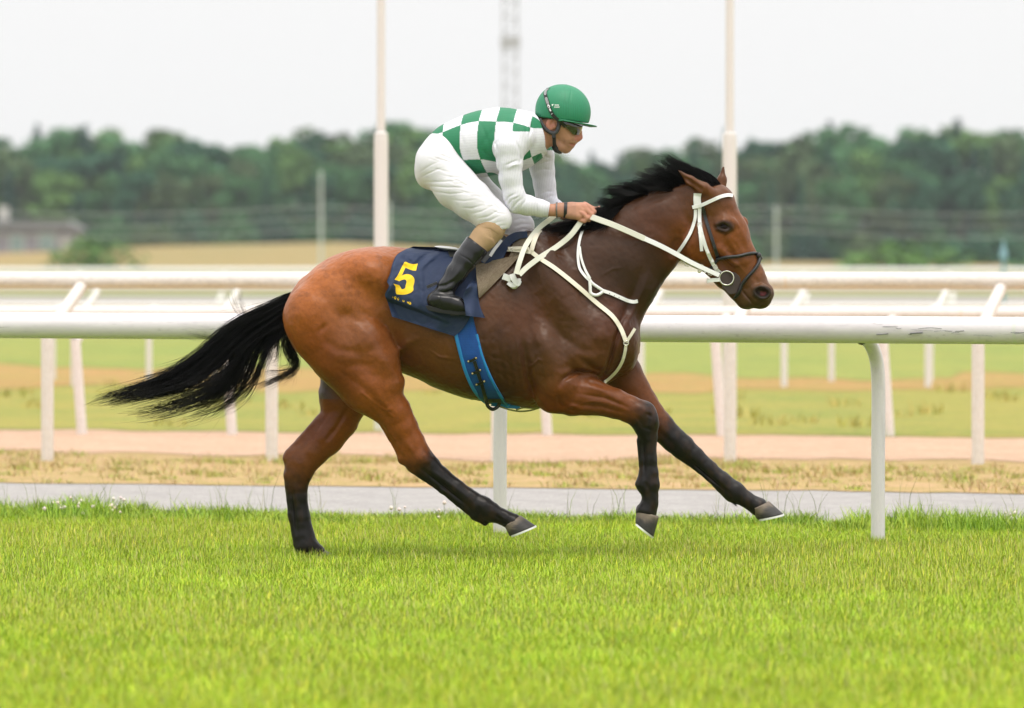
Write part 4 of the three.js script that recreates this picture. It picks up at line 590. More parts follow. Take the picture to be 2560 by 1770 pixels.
// non-slip pad under the cloth, saddle, stirrup
const pad = group('saddle_pad', 'grey brown non-slip pad folded out from under the saddle cloth', 'saddle pad');
const padMat = std({ map: mottled([128, 114, 96], [116, 102, 84], [92, 78, 62], 5, 71), roughness: 0.85, side: THREE.DoubleSide });
mesh('front_edge', sheetGeo([[1290, 590], [1283, 606], [1276, 634], [1262, 656]], [[1328, 582], [1316, 600], [1304, 626], [1298, 640]], { nu: 14, nv: 24, off: 4, th: 4 }), padMat, pad);
mesh('folded_flap', sheetGeo([[1190, 661], [1192, 690], [1195, 715], [1198, 742]], [[1304, 634], [1270, 672], [1236, 708], [1200, 744]], { nu: 24, nv: 24, off: 9, th: 4, bulge: (u, v) => 16 * (1 - u) * Math.sin(Math.PI * (0.2 + 0.6 * v)) }), padMat, pad);
const saddle = group('racing_saddle', 'small white racing saddle under the rider', 'saddle');
mesh('seat', sheetGeo([[1120, 628], [1122, 634], [1126, 642]], [[1250, 606], [1250, 616], [1244, 630]], { nu: 30, nv: 10, off: 12, th: 5 }), blackLeather, saddle);
mesh('cantle', new THREE.SphereGeometry(1 / U, 28, 18).scale(38, 5.2, 46).rotateZ(-0.13).translate(...V3(1124, 621.5, 0).toArray()), whiteLeather, saddle);
const stirrup = group('stirrup', 'stirrup leather and iron at the near boot', 'stirrup');
mesh('leather', strapGeo([[1262, 590, 96], [1248, 606, 118], [1230, 628, 132], [1208, 654, 142]], 11, { th: 3 }), blackLeather, stirrup);
mesh('buckle_wrap', strapGeo([[1254, 600, 116], [1246, 611, 124], [1236, 624, 132], [1226, 640, 138]], 8, { th: 3 }), std({ color: new THREE.Color(0.35, 0.35, 0.36), roughness: 0.3 }), stirrup);
mesh('iron', new THREE.BoxGeometry(20 / U, 3 / U, 24 / U), blackLeather, stirrup).position.copy(V3(1138, 785, 174));

// girth
const girth = group('girth', 'blue elastic girth with black strap fastenings round the belly', 'girth');
const girthBlue = std({ map: dataTex(64, 256, (o, u, v, i, j) => { const k = 0.9 + 0.16 * ((j % 4) / 4) + 0.08 * wrapN(u, v, 32, 5); o[0] = 12 * k; o[1] = 74 * k; o[2] = 150 * k; }), roughness: 0.75, side: THREE.DoubleSide }), edgeBlue = std({ color: lin(30, 128, 196), roughness: 0.6 });
const gl = [[1134, 770], [1136, 800], [1138, 832], [1146, 866], [1162, 924], [1182, 970], [1208, 1002], [1218, 1009]], gr = [[1180, 770], [1186, 800], [1194, 833], [1207, 885], [1229, 941], [1254, 988], [1270, 1010], [1276, 1014]];
mesh('band', sheetGeo(gl, gr, { nu: 12, nv: 50, off: 4, th: 4 }), girthBlue, girth);
mesh('far_band', sheetGeo(gl, gr, { nu: 12, nv: 50, off: 4, th: 4, side: -1 }), girthBlue, girth);
mesh('under_band', strapGeo([[1228, 1010, 0], [1250, 1013, 0], [1274, 1016, 0], [1300, 1018, 0]], 10, { th: 20 }), edgeBlue, girth);
mesh('edging', cordGeo(gl.slice(2).map(([x, y]) => [x + 3, y]), 5, { off: 3 }), edgeBlue, girth); mesh('edging', cordGeo(gr.slice(2).map(([x, y]) => [x - 2, y]), 4, { off: 3 }), edgeBlue, girth);
mesh('strap', strapGeo([[1187, 900], [1196, 930], [1206, 962], [1214, 992], [1222, 1010]], 9, { off: 9, th: 2.5 }), blackLeather, girth); mesh('strap_loop', cordGeo([[1214, 992, 60], [1220, 1014, 52], [1232, 1022, 44], [1244, 1016, 40], [1250, 1004, 44]], 4.5), blackLeather, girth); mesh('strap_end', strapGeo([[1210, 1003], [1230, 1000], [1252, 1000]], 10, { off: 9 }), blackLeather, girth);
for (const [x, y] of [[1181, 896], [1191, 926], [1201, 954]]) { const k = mesh('keeper', strapGeo([[x - 11, y + 5], [x, y + 2], [x + 12, y - 5]], 7, { off: 12, th: 3 }), blackLeather, girth); for (const [a, b] of [[-9, 4.5], [10, -4]]) mesh('stud', new THREE.SphereGeometry(2.5 / U, 10, 8).translate(...V3(x + a, y + b, zAt(x + a, y + b) + 15).toArray()), brass, k); }

// breast girth
const breast = group('breast_girth', 'cream webbing breast girth running from the saddle round the chest', 'breast girth');
mesh('shoulder_strap', strapGeo([[1326, 628], [1345, 643], [1385, 669], [1438, 711], [1490, 756], [1530, 790], [1550, 820], [1562, 850]], 11, { off: 3 }), cream, breast); mesh('saddle_strap', strapGeo([[1237, 631], [1262, 624], [1290, 625], [1326, 630]], 10, { off: 12 }), cream, breast); mesh('strap_end', strapGeo([[1270, 621], [1300, 620], [1322, 622]], 8, { off: 16 }), cream, breast); buckle(breast, 1279, 623, 9, 8, 0, 20);
mesh('wither_strap', strapGeo([[1328, 626], [1334, 606], [1342, 586], [1350, 574]], 12, { off: 5 }), cream, breast);
mesh('far_strap', strapGeo([[1563, 854], [1570, 844], [1578, 832], [1586, 820]], 8, { off: 4 }), cream, breast);
mesh('leg_strap', strapGeo([[1563, 858], [1560, 880], [1554, 902], [1542, 924], [1526, 942], [1510, 955]], 8, { off: 4 }), cream, breast); mesh('ring', new THREE.TorusGeometry(6 / U, 1.3 / U, 8, 20), steel, breast).position.copy(V3(1563, 856, zAt(1560, 856) + 6)); keeper(breast, 1560, 850, 8, 5, 65, cream); keeper(breast, 1557, 890, 8, 5, 80, cream);
mesh('belly_cord', cordGeo([[1250, 1016, 20], [1275, 1024, 18], [1300, 1028, 14], [1325, 1026, 10], [1352, 1018, 8]], 2.2), std({ color: lin(150, 146, 96) }), breast); mesh('belly_cord', cordGeo([[1290, 1024, 20], [1308, 1019, 20], [1330, 1020, 16], [1350, 1019, 12]], 2), std({ color: lin(150, 146, 96) }), breast);

// neck strap
const neckStrap = group('neck_strap', 'white leather neck strap hanging in a loop on the lower neck', 'neck strap');
mesh('upper_strap', strapGeo([[1462, 562], [1452, 586], [1446, 612], [1444, 640], [1448, 670], [1460, 688], [1472, 700]], 7, { off: 3 }), whiteLeather, neckStrap); mesh('upper_strap', strapGeo([[1448, 616], [1452, 644], [1462, 674], [1474, 696]], 6, { off: 5 }), whiteLeather, neckStrap); keeper(neckStrap, 1471, 697, 12, 9, 60, whiteLeather);
mesh('loop', cordGeo([[1473, 700], [1474, 716], [1476, 732], [1490, 737], [1505, 727], [1494, 718], [1481, 709], [1473, 701]], 4, { off: 3 }), whiteLeather, neckStrap); mesh('front_strap', strapGeo([[1505, 726], [1524, 732], [1545, 741], [1568, 751], [1584, 754], [1593, 752]], 9, { off: 3 }), whiteLeather, neckStrap);
for (const [x, y] of [[1522, 733], [1534, 738], [1546, 743]]) mesh('hole', new THREE.CylinderGeometry(1.2 / U, 1.2 / U, 1 / U, 8).rotateX(Math.PI / 2).translate(...V3(x, y, zAt(x, y) + 6.2).toArray()), scuffMat, neckStrap);

// bridle
const bridle = group('bridle', 'white leather bridle with black crossed noseband on the horse’s head'.replace('’', "'"), 'bridle');
mesh('headpiece', strapGeo([[1742, 484], [1741, 500], [1743, 522]], 19, { off: 4 }), whiteLeather, bridle); mesh('browband', strapGeo([[1729, 519], [1750, 514], [1775, 503], [1800, 492], [1818, 488], [1831, 489]], 9, { off: 6, th: 3.5 }), whiteLeather, bridle);
mesh('throat_strap', strapGeo([[1737, 524], [1736, 546], [1726, 578], [1708, 610], [1690, 636]], 8, { off: 4 }), whiteLeather, bridle);
const ck = mesh('cheek_strap', strapGeo([[1747, 522], [1747, 545], [1748, 564], [1752, 584], [1762, 618], [1776, 650], [1790, 674], [1803, 685]], 9.5, { off: 5 }), whiteLeather, bridle); mesh('strap_end', strapGeo([[1746, 564], [1749, 596], [1752, 628]], 8, { off: 8 }), whiteLeather, ck);
buckle(bridle, 1747, 562, 11, 9, 0, 9); buckle(bridle, 1787, 668, 10, 9, 60, 9); keeper(bridle, 1749, 582, 12, 4, 5, whiteLeather, 8); keeper(bridle, 1767, 628, 12, 7, 65, whiteLeather, 7); keeper(bridle, 1778, 650, 12, 7, 60, whiteLeather, 7);
mesh('noseband_cheek', strapGeo([[1752, 512], [1758, 530], [1766, 560], [1780, 604], [1790, 636], [1795, 648]], 8.5, { off: 2.5 }), blackLeather, bridle);
mesh('noseband', cordGeo([[1790, 648], [1815, 643], [1845, 640], [1872, 634], [1890, 634], [1898, 640, 14], [1903, 646, 0], [1900, 642, -20]], 4.2, { off: 1 }), blackLeather, bridle); mesh('noseband', cordGeo([[1893, 632, 16], [1898, 644, 18], [1896, 656, 24], [1884, 674], [1866, 694], [1853, 712], [1846, 730], [1836, 744, 12], [1830, 742, -4]], 4.4, { off: 1.5 }), blackLeather, bridle); mesh('noseband', cordGeo([[1795, 648], [1786, 658], [1778, 668], [1772, 674]], 3.8, { off: 1 }), blackLeather, bridle); mesh('knot', new THREE.SphereGeometry(7.5 / U, 14, 10).scale(0.9, 1.1, 0.8).translate(...V3(1896, 639, 18).toArray()), blackLeather, bridle);
{ const zg = zAt(1815, 700), sh = new THREE.Shape(); [[-24, 22], [12, 22], [27, 10], [26, -10], [16, -28], [0, -30], [-16, -14]].forEach(([a, b], i) => i ? sh.lineTo(a / U, b / U) : sh.moveTo(a / U, b / U)); const gd = mesh('bit_guard', new THREE.ExtrudeGeometry(sh, { depth: 3 / U, bevelEnabled: true, bevelSize: 2 / U, bevelThickness: 1 / U, bevelSegments: 2, curveSegments: 8 }), brownGuard, bridle); gd.position.copy(V3(1822, 704, zg + 5)); gd.rotation.y = 0.25;
  mesh('bit_ring', new THREE.TorusGeometry(17.5 / U, 1.9 / U, 10, 40), steel, bridle).position.copy(V3(1815, 695, zg + 13)); mesh('bit_mouthpiece', cordGeo([[1830, 708, zg + 14], [1826, 712, zg + 4], [1824, 712, -zg]], 3.2), steel, bridle); }

// reins
const reins = group('reins', 'white webbed reins from the bit to the rider’s hands, knotted in a loop'.replace('’', "'"), 'reins');
const over = (p) => p.map(([x, y, z]) => [x, y, Math.max(z, zAt(x, y, -99) + 5)]);
mesh('near_rein', strapGeo(over([[1472, 541, 56], [1500, 551, 74], [1530, 562, 80], [1570, 579, 76], [1610, 597, 70]]), [15, 14], { th: 3, lean: 1 }), webbing, reins); mesh('near_rein', strapGeo(over([[1606, 595, 70], [1650, 615, 68], [1690, 636, 64], [1726, 656, 62], [1760, 672, 58], [1796, 688, 50]]), [12.5, 11], { th: 3, lean: 1 }), whiteLeather, reins);
mesh('far_rein', strapGeo([[1440, 552, -44], [1530, 575, -70], [1640, 612, -70], [1730, 660, -64], [1810, 694, -40]], 12, { th: 3 }), whiteLeather, reins);
mesh('hanging_rein', strapGeo(over([[1458, 545, 54], [1446, 562, 58], [1426, 588, 64], [1398, 612, 70], [1350, 643, 100], [1318, 667, 128], [1298, 686, 140]]), [14, 13], { th: 3 }), webbing, reins); mesh('hanging_rein', strapGeo(over([[1400, 528, 20], [1378, 546, 30], [1352, 566, 48], [1330, 590, 76], [1312, 618, 110], [1300, 650, 132], [1290, 684, 142]]), 13, { th: 3 }), webbing, reins);
const zk = zAt(1288, 704) + 9; const kn = mesh('knot', strapGeo([[1280, 684, zk + 4], [1284, 696, zk + 8], [1294, 708, zk + 9], [1296, 702, zk + 8]], 15, { th: 8 }), whiteLeather, reins); mesh('knot_turn', strapGeo([[1270, 705, zk], [1280, 712, zk + 5], [1292, 709, zk + 7], [1300, 700, zk + 3]], 12, { th: 9 }), whiteLeather, kn); mesh('knot_turn', cordGeo([[1274, 708, zk], [1284, 717, zk + 2], [1296, 708, zk + 2], [1298, 696, zk]], 5), whiteLeather, kn);
mesh('rein_end', strapGeo([[1257, 690, zk + 2], [1266, 693, zk + 4], [1278, 698, zk + 4]], 16, { th: 7 }), whiteLeather, reins);
{ const z = zAt(1716, 652) + 9; mesh('rein_ring', new THREE.TorusGeometry(9 / U, 1.4 / U, 8, 26), steel, reins).position.copy(V3(1718, 656, z)); mesh('rein_stop', new THREE.TorusGeometry(8 / U, 3.6 / U, 10, 22).scale(0.55, 1.2, 1).rotateZ(-0.4), cream, reins).position.copy(V3(1751, 670, z - 4)); mesh('rein_tail', strapGeo([[1766, 702, 46], [1780, 700, 48], [1797, 699, 46]], 10, { th: 3 }), whiteLeather, reins); }
buckle(reins, 1775, 682, 10, 10, 20, 12); buckle(reins, 1768, 702, 4, 11, 0, 14); keeper(reins, 1763, 676, 5, 13, 20, whiteLeather, 10);
// ---------------------------------------------------------------- the rider: one body, with clothing over it
const rider = group('person', 'rider in green and white chequered silks crouched over the saddle holding the reins', 'person');
const J = {
  torso: [[1126, 364, 0, 55, 1.25], [1160, 362, 0, 66, 1.18], [1200, 360, 0, 80, 1.08], [1250, 352, 0, 80, 1.12], [1292, 350, 0, 75, 1.2], [1326, 342, 0, 58, 1.3]],
  armN: [[1296, 344, 80, 40], [1273, 373, 96, 38], [1274, 410, 102, 31], [1276, 446, 104, 27.5], [1286, 492, 104, 26], [1291, 508, 102, 24]], foreN: [[1291, 509, 102, 25], [1318, 514, 92, 24.5], [1350, 521, 76, 21], [1374, 526, 62, 18.5]],
  armF: [[1326, 350, -80, 42], [1350, 390, -96, 35], [1357, 425, -100, 29], [1362, 460, -98, 26.5], [1366, 490, -96, 25], [1370, 504, -92, 22]], foreF: [[1370, 504, -92, 23], [1390, 520, -76, 20], [1412, 536, -56, 17]],
  hip: [[1090, 402, 0, 52, 1.5], [1108, 378, 0, 48, 1.6], [1132, 366, 0, 50, 1.3]],
  thighN: [[1098, 412, 50, 56], [1143, 470, 74, 53, 0.95], [1184, 503, 92, 48, 0.95], [1220, 533, 104, 41, 0.95], [1240, 548, 108, 35.5, 0.95]],
  thighF: [[1098, 412, -50, 54], [1170, 466, -76, 52, 0.95], [1250, 530, -98, 42, 0.95], [1298, 567, -106, 34, 0.95]],
  shinN: [[1240, 552, 108, 32], [1228, 574, 114, 33.5], [1210, 596, 124, 31.5], [1188, 620, 136, 29]], shinF: [[1298, 570, -106, 32], [1280, 600, -118, 31], [1250, 640, -142, 27], [1210, 700, -168, 22]],
};
const slim = (c, k) => c.map(([x, y, z, r, q]) => [x, y, z, r - k, q]);
const BF = new Field([1030, 214, -196], [1500, 812, 200], 2.3);
for (const [k, d] of [['torso', 8], ['armN', 7], ['foreN', 7], ['armF', 7], ['foreF', 6], ['hip', 9], ['thighN', 9], ['thighF', 9], ['shinN', 6], ['shinF', 8]]) BF.chain(slim(J[k], d), 8);
BF.chain([[1188, 620, 136, 21], [1142, 683, 161, 14], [1112, 730, 172, 9], [1145, 758, 177, 7]], 4).chain([[1210, 700, -168, 15], [1240, 745, -176, 12]], 6);
// neck and head
BF.chain([[1330, 345, 0, 40, 1], [1362, 332, 0, 34, 0.96], [1388, 318, 0, 33, 0.92]], 12).add(ell(1406, 276, 0, 56, 52, 47), 10).add(ell(1402, 314, 0, 40, 40, 41), 14);
BF.chain([[1408, 318, 0, 38, 0.95], [1416, 344, 0, 28, 0.98], [1412, 360, 0, 20, 1.05]], 10).chain([[1376, 345, 12, 14], [1398, 366, 12, 11], [1414, 371, 4, 10]], 9).chain([[1376, 345, -12, 14], [1398, 366, -12, 11], [1414, 371, -4, 10]], 9);
BF.add(ell(1421, 340, 19, 14, 17, 12), 10).add(ell(1421, 340, -19, 14, 17, 12), 10);
BF.chain([[1440, 312, 0, 10, 1.3], [1447, 330, 0, 7, 0.9], [1448, 343, 0, 7.5, 0.95], [1443, 348, 0, 7, 1.2]], 6).chain([[1438, 340, 6, 8], [1444, 347, 5, 6]], 4).chain([[1438, 340, -6, 8], [1444, 347, -5, 6]], 4);
BF.add(ell(1428, 357, 0, 9, 5, 13), 5).add(ell(1426, 366, 0, 8, 5, 12), 5).add(ell(1415, 371, 0, 10, 9, 12), 7);
BF.line([[1420, 360], [1438, 362]], 3, 1.8, 1, -20); BF.line([[1434, 348], [1427, 356]], 1.6, 2, 1, 3); BF.line([[1412, 350], [1405, 366]], 1.8, 3, 1, 8); BF.line([[1352, 318], [1372, 362]], 2, 3, 1, 5); BF.line([[1364, 326], [1385, 352]], -2, 4, 1, 5); BF.line([[1420, 372], [1428, 368]], 1, 1.6, 1, -20);
BF.add(ell(1376, 312, 40, 12, 17, 5, 12), 4).cut(ell(1379, 311, 46, 7, 11, 4, 12), 2).add(ell(1385, 318, 41, 5, 6, 5), 3).add(ell(1376, 312, -40, 12, 17, 5, 12), 4);
// hands
function hand(o, mirror) {
  const q = (x, y, z, r, e) => [x + o[0], y + o[1], mirror * z + o[2], r, e];
  BF.chain([q(1374, 526, 62, 15, 0.8), q(1400, 525, 59, 16.5, 0.74), q(1428, 526, 55, 19, 0.72), q(1452, 524, 50, 18, 0.86)], 8);
  BF.chain([q(1420, 534, 60, 12), q(1446, 540, 58, 11)], 7);
  for (const [a, b, c, d] of [[[1461, 511, 36], [1481, 522, 35], [1482, 537, 36], [1466, 542, 38]], [[1464, 514, 46], [1484, 530, 46], [1478, 545, 47], [1464, 546, 47]], [[1460, 522, 55], [1478, 537, 56], [1471, 550, 56], [1458, 550, 54]], [[1452, 531, 62], [1467, 545, 63], [1460, 553, 62], [1449, 551, 59]]]) BF.chain([q(...a, 7), q(...b, 6.2), q(...c, 5.4), q(...d, 4.8)], 2.6);
  BF.chain([q(1432, 532, 38, 8), q(1452, 539, 31, 6.5), q(1466, 538, 31, 5.4), q(1474, 536, 34, 4.6)], 4);
}
hand([0, 0, 0], 1); hand([38, 10, 6], -1);
BF.line([[1452, 516], [1462, 522]], 1.8, 2.4, 1, 20); BF.line([[1448, 526], [1458, 530]], 1.6, 2, 1, 20); BF.line([[1420, 516], [1450, 513]], -1, 3, 1, 30);
const skinMat = phy({ vertexColors: true, roughness: 0.5, specularIntensity: 0.6, sheen: 0.15, sheenColor: new THREE.Color(0.6, 0.4, 0.34) });
mesh('body', BF.geometry((c, x, y, z) => {
  const n = 0.88 + 0.24 * fbm(x / 6, y / 6, z / 6), red = x > 1436 && y > 336 && y < 353 ? 0.5 : 0; let [r, g, b] = [0.5, 0.25, 0.165];
  const ear = smooth(20, 12, Math.hypot(x - 1374, y - 312)) * (Math.abs(z) > 34 ? 1 : 0) * 0.35, kn = x > 1450 && y > 495 ? 0.22 : 0, lip = Math.hypot((x - 1432) / 2, y - 362) < 4 ? 0.55 : 0, k = Math.max(red, ear, kn * noise(x / 5, y / 5, z / 5), lip);
  r = mix(r, 0.52, k); g = mix(g, 0.14, k); b = mix(b, 0.115, k);
  if (x < 1382 && y < 315 && Math.abs(z) > 20 && y < 300) { r = 0.08; g = 0.06; b = 0.05; }                                  // short cropped hair under the helmet
  const st = x > 1395 && y > 350 && x < 1440 ? 0.1 * noise(x / 1.6, y / 1.6, z / 1.6) + 0.06 : 0; r *= n * (1 - st); g *= n * (1 - st * 0.8); b *= n * (1 - st * 0.5);
  c.setRGB(r, g, b);
}), skinMat, rider);

// silks
const half = (px, py, nx, ny, R, cz = 0) => ({ b: [px - R, py - R, cz - R, px + R, py + R, cz + R], d: (x, y, z) => Math.max(-((x - px) * nx + (y - py) * ny), Math.hypot(x - px - nx * R * 0.45, y - py - ny * R * 0.45, z - cz) - R) });
const TF = new Field([1080, 256, -160], [1440, 566, 164], 1.8);
const torsoOnly = J.torso.slice(0, -1).map((a, i) => cap(a, J.torso[i + 1])), armsOnly = [...J.armN.slice(0, -1).map((a, i) => cap(a, J.armN[i + 1])), ...J.foreN.slice(0, -1).map((a, i) => cap(a, J.foreN[i + 1])), ...J.armF.slice(0, -1).map((a, i) => cap(a, J.armF[i + 1])), ...J.foreF.slice(0, -1).map((a, i) => cap(a, J.foreF[i + 1]))];
TF.chain(J.torso, 14).chain([[1326, 342, 0, 50, 1.2], [1350, 337, 0, 39, 1.04], [1366, 331, 0, 37, 1]], 8);
TF.chain(J.armN, 10).chain(J.foreN, 8).chain([...J.armF], 10).chain(J.foreF, 8);
TF.add(cap([1300, 318, 70, 26], [1330, 318, 30, 24]), 16).add(cap([1310, 318, -70, 26], [1330, 318, -30, 24]), 16);
// creases of the cloth
const cr = (p, a, w, z0 = 10) => TF.line(p, a * 0.75, w * 0.85, 1, z0);
for (const [p, a, w] of [[[[1296, 402], [1280, 408], [1262, 416]], 3.4, 3], [[[1302, 412], [1284, 415], [1268, 424]], -3, 3.5], [[[1298, 388], [1302, 400], [1296, 412]], 2.4, 3], [[[1262, 508], [1272, 494], [1290, 484]], 3, 3], [[[1268, 518], [1282, 500], [1300, 490]], 3.2, 3], [[[1280, 524], [1292, 508], [1306, 496]], 2.8, 3], [[[1296, 528], [1306, 512], [1316, 500]], 2, 3], [[[1274, 512], [1286, 496], [1298, 488]], -2.4, 3], [[[1340, 506], [1344, 540]], 1.6, 2.2], [[[1258, 380], [1250, 420], [1254, 460]], 2, 5], [[[1286, 350], [1296, 372], [1300, 392]], 2, 4], [[[1250, 345], [1240, 362], [1242, 384]], 5, 4], [[[1242, 384], [1248, 420], [1252, 452]], 4, 4], [[[1204, 310], [1214, 340], [1216, 372]], 1.6, 5], [[[1220, 330], [1208, 362], [1214, 392]], 1.8, 5], [[[1232, 322], [1220, 350], [1228, 380]], 2, 5], [[[1150, 330], [1160, 360], [1158, 392]], 1.6, 5], [[[1120, 360], [1132, 376], [1146, 396]], 2, 4], [[[1200, 372], [1222, 390], [1244, 400]], 2.2, 4], [[[1165, 370], [1178, 400], [1196, 420]], 1.8, 5], [[[1308, 300], [1316, 326], [1312, 352]], 3, 4], [[[1330, 304], [1326, 330], [1318, 350]], 3, 4], [[[1318, 296], [1322, 316]], -2, 5], [[[1340, 352], [1326, 386], [1310, 410]], 2.2, 5], [[[1354, 372], [1340, 396], [1328, 414]], 2, 4]]) cr(p, a, w);
for (const [p, a, w] of [[[[1340, 412], [1362, 404], [1382, 400]], 3, 3.4], [[[1338, 428], [1360, 422], [1382, 424]], 2, 3.4], [[[1352, 380], [1366, 392], [1380, 396]], 2, 4], [[[1350, 486], [1368, 478], [1386, 478]], 2, 3.5], [[[1360, 500], [1376, 490], [1388, 490]], 2.4, 3.5]]) TF.line(p, a, w, 1, -150);
TF.cut(half(1351, 340, 0.916, -0.40, 62), 2); TF.cut(half(1372, 526, 0.985, 0.17, 40, 64), 1.5); TF.cut(half(1408, 536, 0.8, 0.6, 34, -58), 1.5);
const rowA = curve([[1085, 338], [1106, 332], [1150, 315], [1193, 305], [1240, 306], [1282, 309], [1330, 322]]), rowB = curve([[1100, 410], [1127, 405], [1157, 402], [1204, 400], [1243, 406], [1300, 404], [1360, 380]]), rowC = curve([[1140, 442], [1176, 438], [1229, 432], [1260, 440], [1330, 420]]), bend = curve([[262, 14], [275, 12], [305, 4], [340, 0], [370, 0], [400, 8], [440, 27], [460, 36]]);
const silkMat = std({ vertexColors: true, roughness: 0.62 });
mesh('silks', TF.geometry((c, x, y, z) => {
  let dt = 1e9, da = 1e9; for (const p of torsoOnly) dt = Math.min(dt, p.d(x, y, z)); for (const p of armsOnly) da = Math.min(da, p.d(x, y, z));
  const w = 0.92 + 0.1 * fbm(x / 9, y / 9, z / 9); let r = 0.735 * w, g = 0.73 * w, b = 0.80 * w;
  const collar = (x - 1334) * 0.916 - (y - 340) * 0.40 > 0 && Math.abs(z) < 52;
  const sleeve = da < dt - 1.5 && y > (z > 0 ? 331 : 374), rib = sleeve ? Math.sin((x + y * 0.12 + z * 0.2) * 1.05) : Math.sin(y * 0.95 + x * 0.08);
  if (!collar && !sleeve) { const xs = x - bend(y)[0], col = Math.floor((xs - 1107) / 43.3), yy = z > 0 ? y : y + 3, row = yy < rowA(x)[0] ? 0 : yy < rowB(x)[0] ? 1 : yy < rowC(x)[0] ? 2 : 3; if (((col + row) % 2 + 2) % 2 === 1) { r = 0.012 * w; g = 0.19 * w; b = 0.085 * w; } }
  const k = rib > 0.72 ? 0.9 : 1; c.setRGB(r * k, g * k, b * k);
}), silkMat, rider);

// breeches
const LF = new Field([1026, 330, -156], [1346, 618, 160], 1.9);
LF.chain(J.hip, 16).chain(J.thighN, 14).add(ell(1082, 428, 28, 42, 48, 46, 30), 16).add(ell(1082, 428, -28, 42, 48, 46, 30), 16).chain(J.thighF, 14).chain([[1240, 548, 108, 35.5, 0.95], [1236, 562, 110, 34, 0.95]], 10).chain([[1298, 567, -106, 34], [1296, 582, -108, 31]], 10);
LF.add(ell(1250, 548, 112, 27, 30, 24), 10).add(ell(1308, 562, -104, 26, 27, 24), 10);
const br = (p, a, w, z0 = 6) => LF.line(p, a * 0.55, w * 0.66, 1, z0);
seed = 321;
for (const [p, a, w] of [[[[1060, 456], [1110, 456], [1160, 452]], 2.6, 3], [[[1064, 466], [1120, 470], [1170, 470]], 3, 3], [[[1072, 478], [1126, 486], [1180, 482]], 2.4, 3], [[[1054, 444], [1084, 430], [1110, 420]], 2.6, 3], [[[1050, 432], [1080, 414], [1104, 404]], 2, 3], [[[1100, 388], [1130, 400], [1152, 418]], 3.4, 3.5], [[[1104, 400], [1140, 414], [1170, 440]], 2.6, 3.5], [[[1080, 392], [1104, 402], [1130, 408]], 1.8, 3], [[[1128, 500], [1160, 504], [1196, 500]], 2, 3], [[[1150, 520], [1180, 522], [1216, 512]], 2.4, 3], [[[1176, 536], [1204, 530], [1240, 512]], 2.6, 3], [[[1190, 548], [1220, 542], [1252, 524]], 3, 3], [[[1200, 558], [1226, 552], [1258, 536]], 2.6, 3], [[[1206, 566], [1232, 560], [1262, 552]], 2.2, 3], [[[1220, 500], [1240, 516], [1252, 530]], 2, 3], [[[1180, 462], [1214, 484], [1246, 512]], -1.6, 4], [[[1230, 528], [1246, 534], [1268, 536]], 2.4, 2.6], [[[1228, 570], [1246, 566], [1270, 562]], 2, 2.6], [[[1120, 440], [1160, 462], [1200, 486]], 1.5, 4], [[[1090, 360], [1106, 372], [1118, 386]], -2.2, 3]]) br(p, a, w);
for (let i = 0; i < 30; i++) { const x = rr(1060, 1225), y = 400 + (x - 1060) * 0.72 + rr(-20, 30); br([[x, y], [x + rr(14, 30), y + rr(-2, 8)], [x + rr(34, 56), y + rr(-6, 14)]], rr(0.8, 1.6), rr(2.2, 3.4)); }
for (const [p, a, w] of [[[[1280, 552], [1300, 546], [1322, 548]], 2, 3], [[[1284, 568], [1304, 560], [1328, 560]], 2.2, 3], [[[1288, 584], [1306, 572], [1330, 574]], 2, 3], [[[1200, 456], [1230, 480], [1256, 510]], 2, 5]]) LF.line(p, a, w, 1, -150);
LF.cut(half(1232, 577, 0.12, 0.99, 46, 112), 2); LF.cut(half(1300, 592, 0.1, 0.99, 40, -110), 2);
const breechMat = std({ vertexColors: true, roughness: 0.7 });
mesh('breeches', LF.geometry((c, x, y, z) => { const w = 0.93 + 0.1 * fbm(x / 10, y / 10, z / 10), d = smooth(0.62, 0.75, fbm(x / 16 + 4, y / 16, z / 16)) * 0.08; c.setRGB(0.735 * w * (1 - d), 0.72 * w * (1 - d), 0.77 * w * (1 - d * 1.3)); }), breechMat, rider);
// gaiters and boots
for (const side of [1, -1]) {
const SF = new Field(side > 0 ? [1160, 540, 70] : [1200, 550, -180], side > 0 ? [1280, 660, 176] : [1340, 680, -60], 2.2); if (side > 0) SF.chain([[1236, 562, 110, 31], [1228, 574, 114, 33], [1210, 596, 124, 31.5], [1186, 622, 137, 28]], 6); else SF.chain(J.shinF.slice(0, 3), 6);
for (let i = 0; i < 5; i++) SF.line([[1200 + i * 3, 573 - i * 1 + i * 5.4], [1226 + i * 1.5, 578 + i * 5.4], [1250 - i * 2, 594 + i * 5.4]].map(([x, y]) => [x, y - 4]), 2, 1.8, 1, 20);
mesh('gaiter', SF.geometry((c, x, y, z) => { const w = 0.9 + 0.2 * fbm(x / 7, y / 7, z / 7); c.setRGB(0.36 * w, 0.235 * w, 0.125 * w); }), std({ vertexColors: true, roughness: 0.8 }), rider);
}
const bootMat = phy({ color: new THREE.Color(0.012, 0.012, 0.014), roughness: 0.2, specularIntensity: 0.5, clearcoat: 0.22, clearcoatRoughness: 0.06 }), soleMat = std({ color: new THREE.Color(0.008, 0.008, 0.007), roughness: 0.7 });
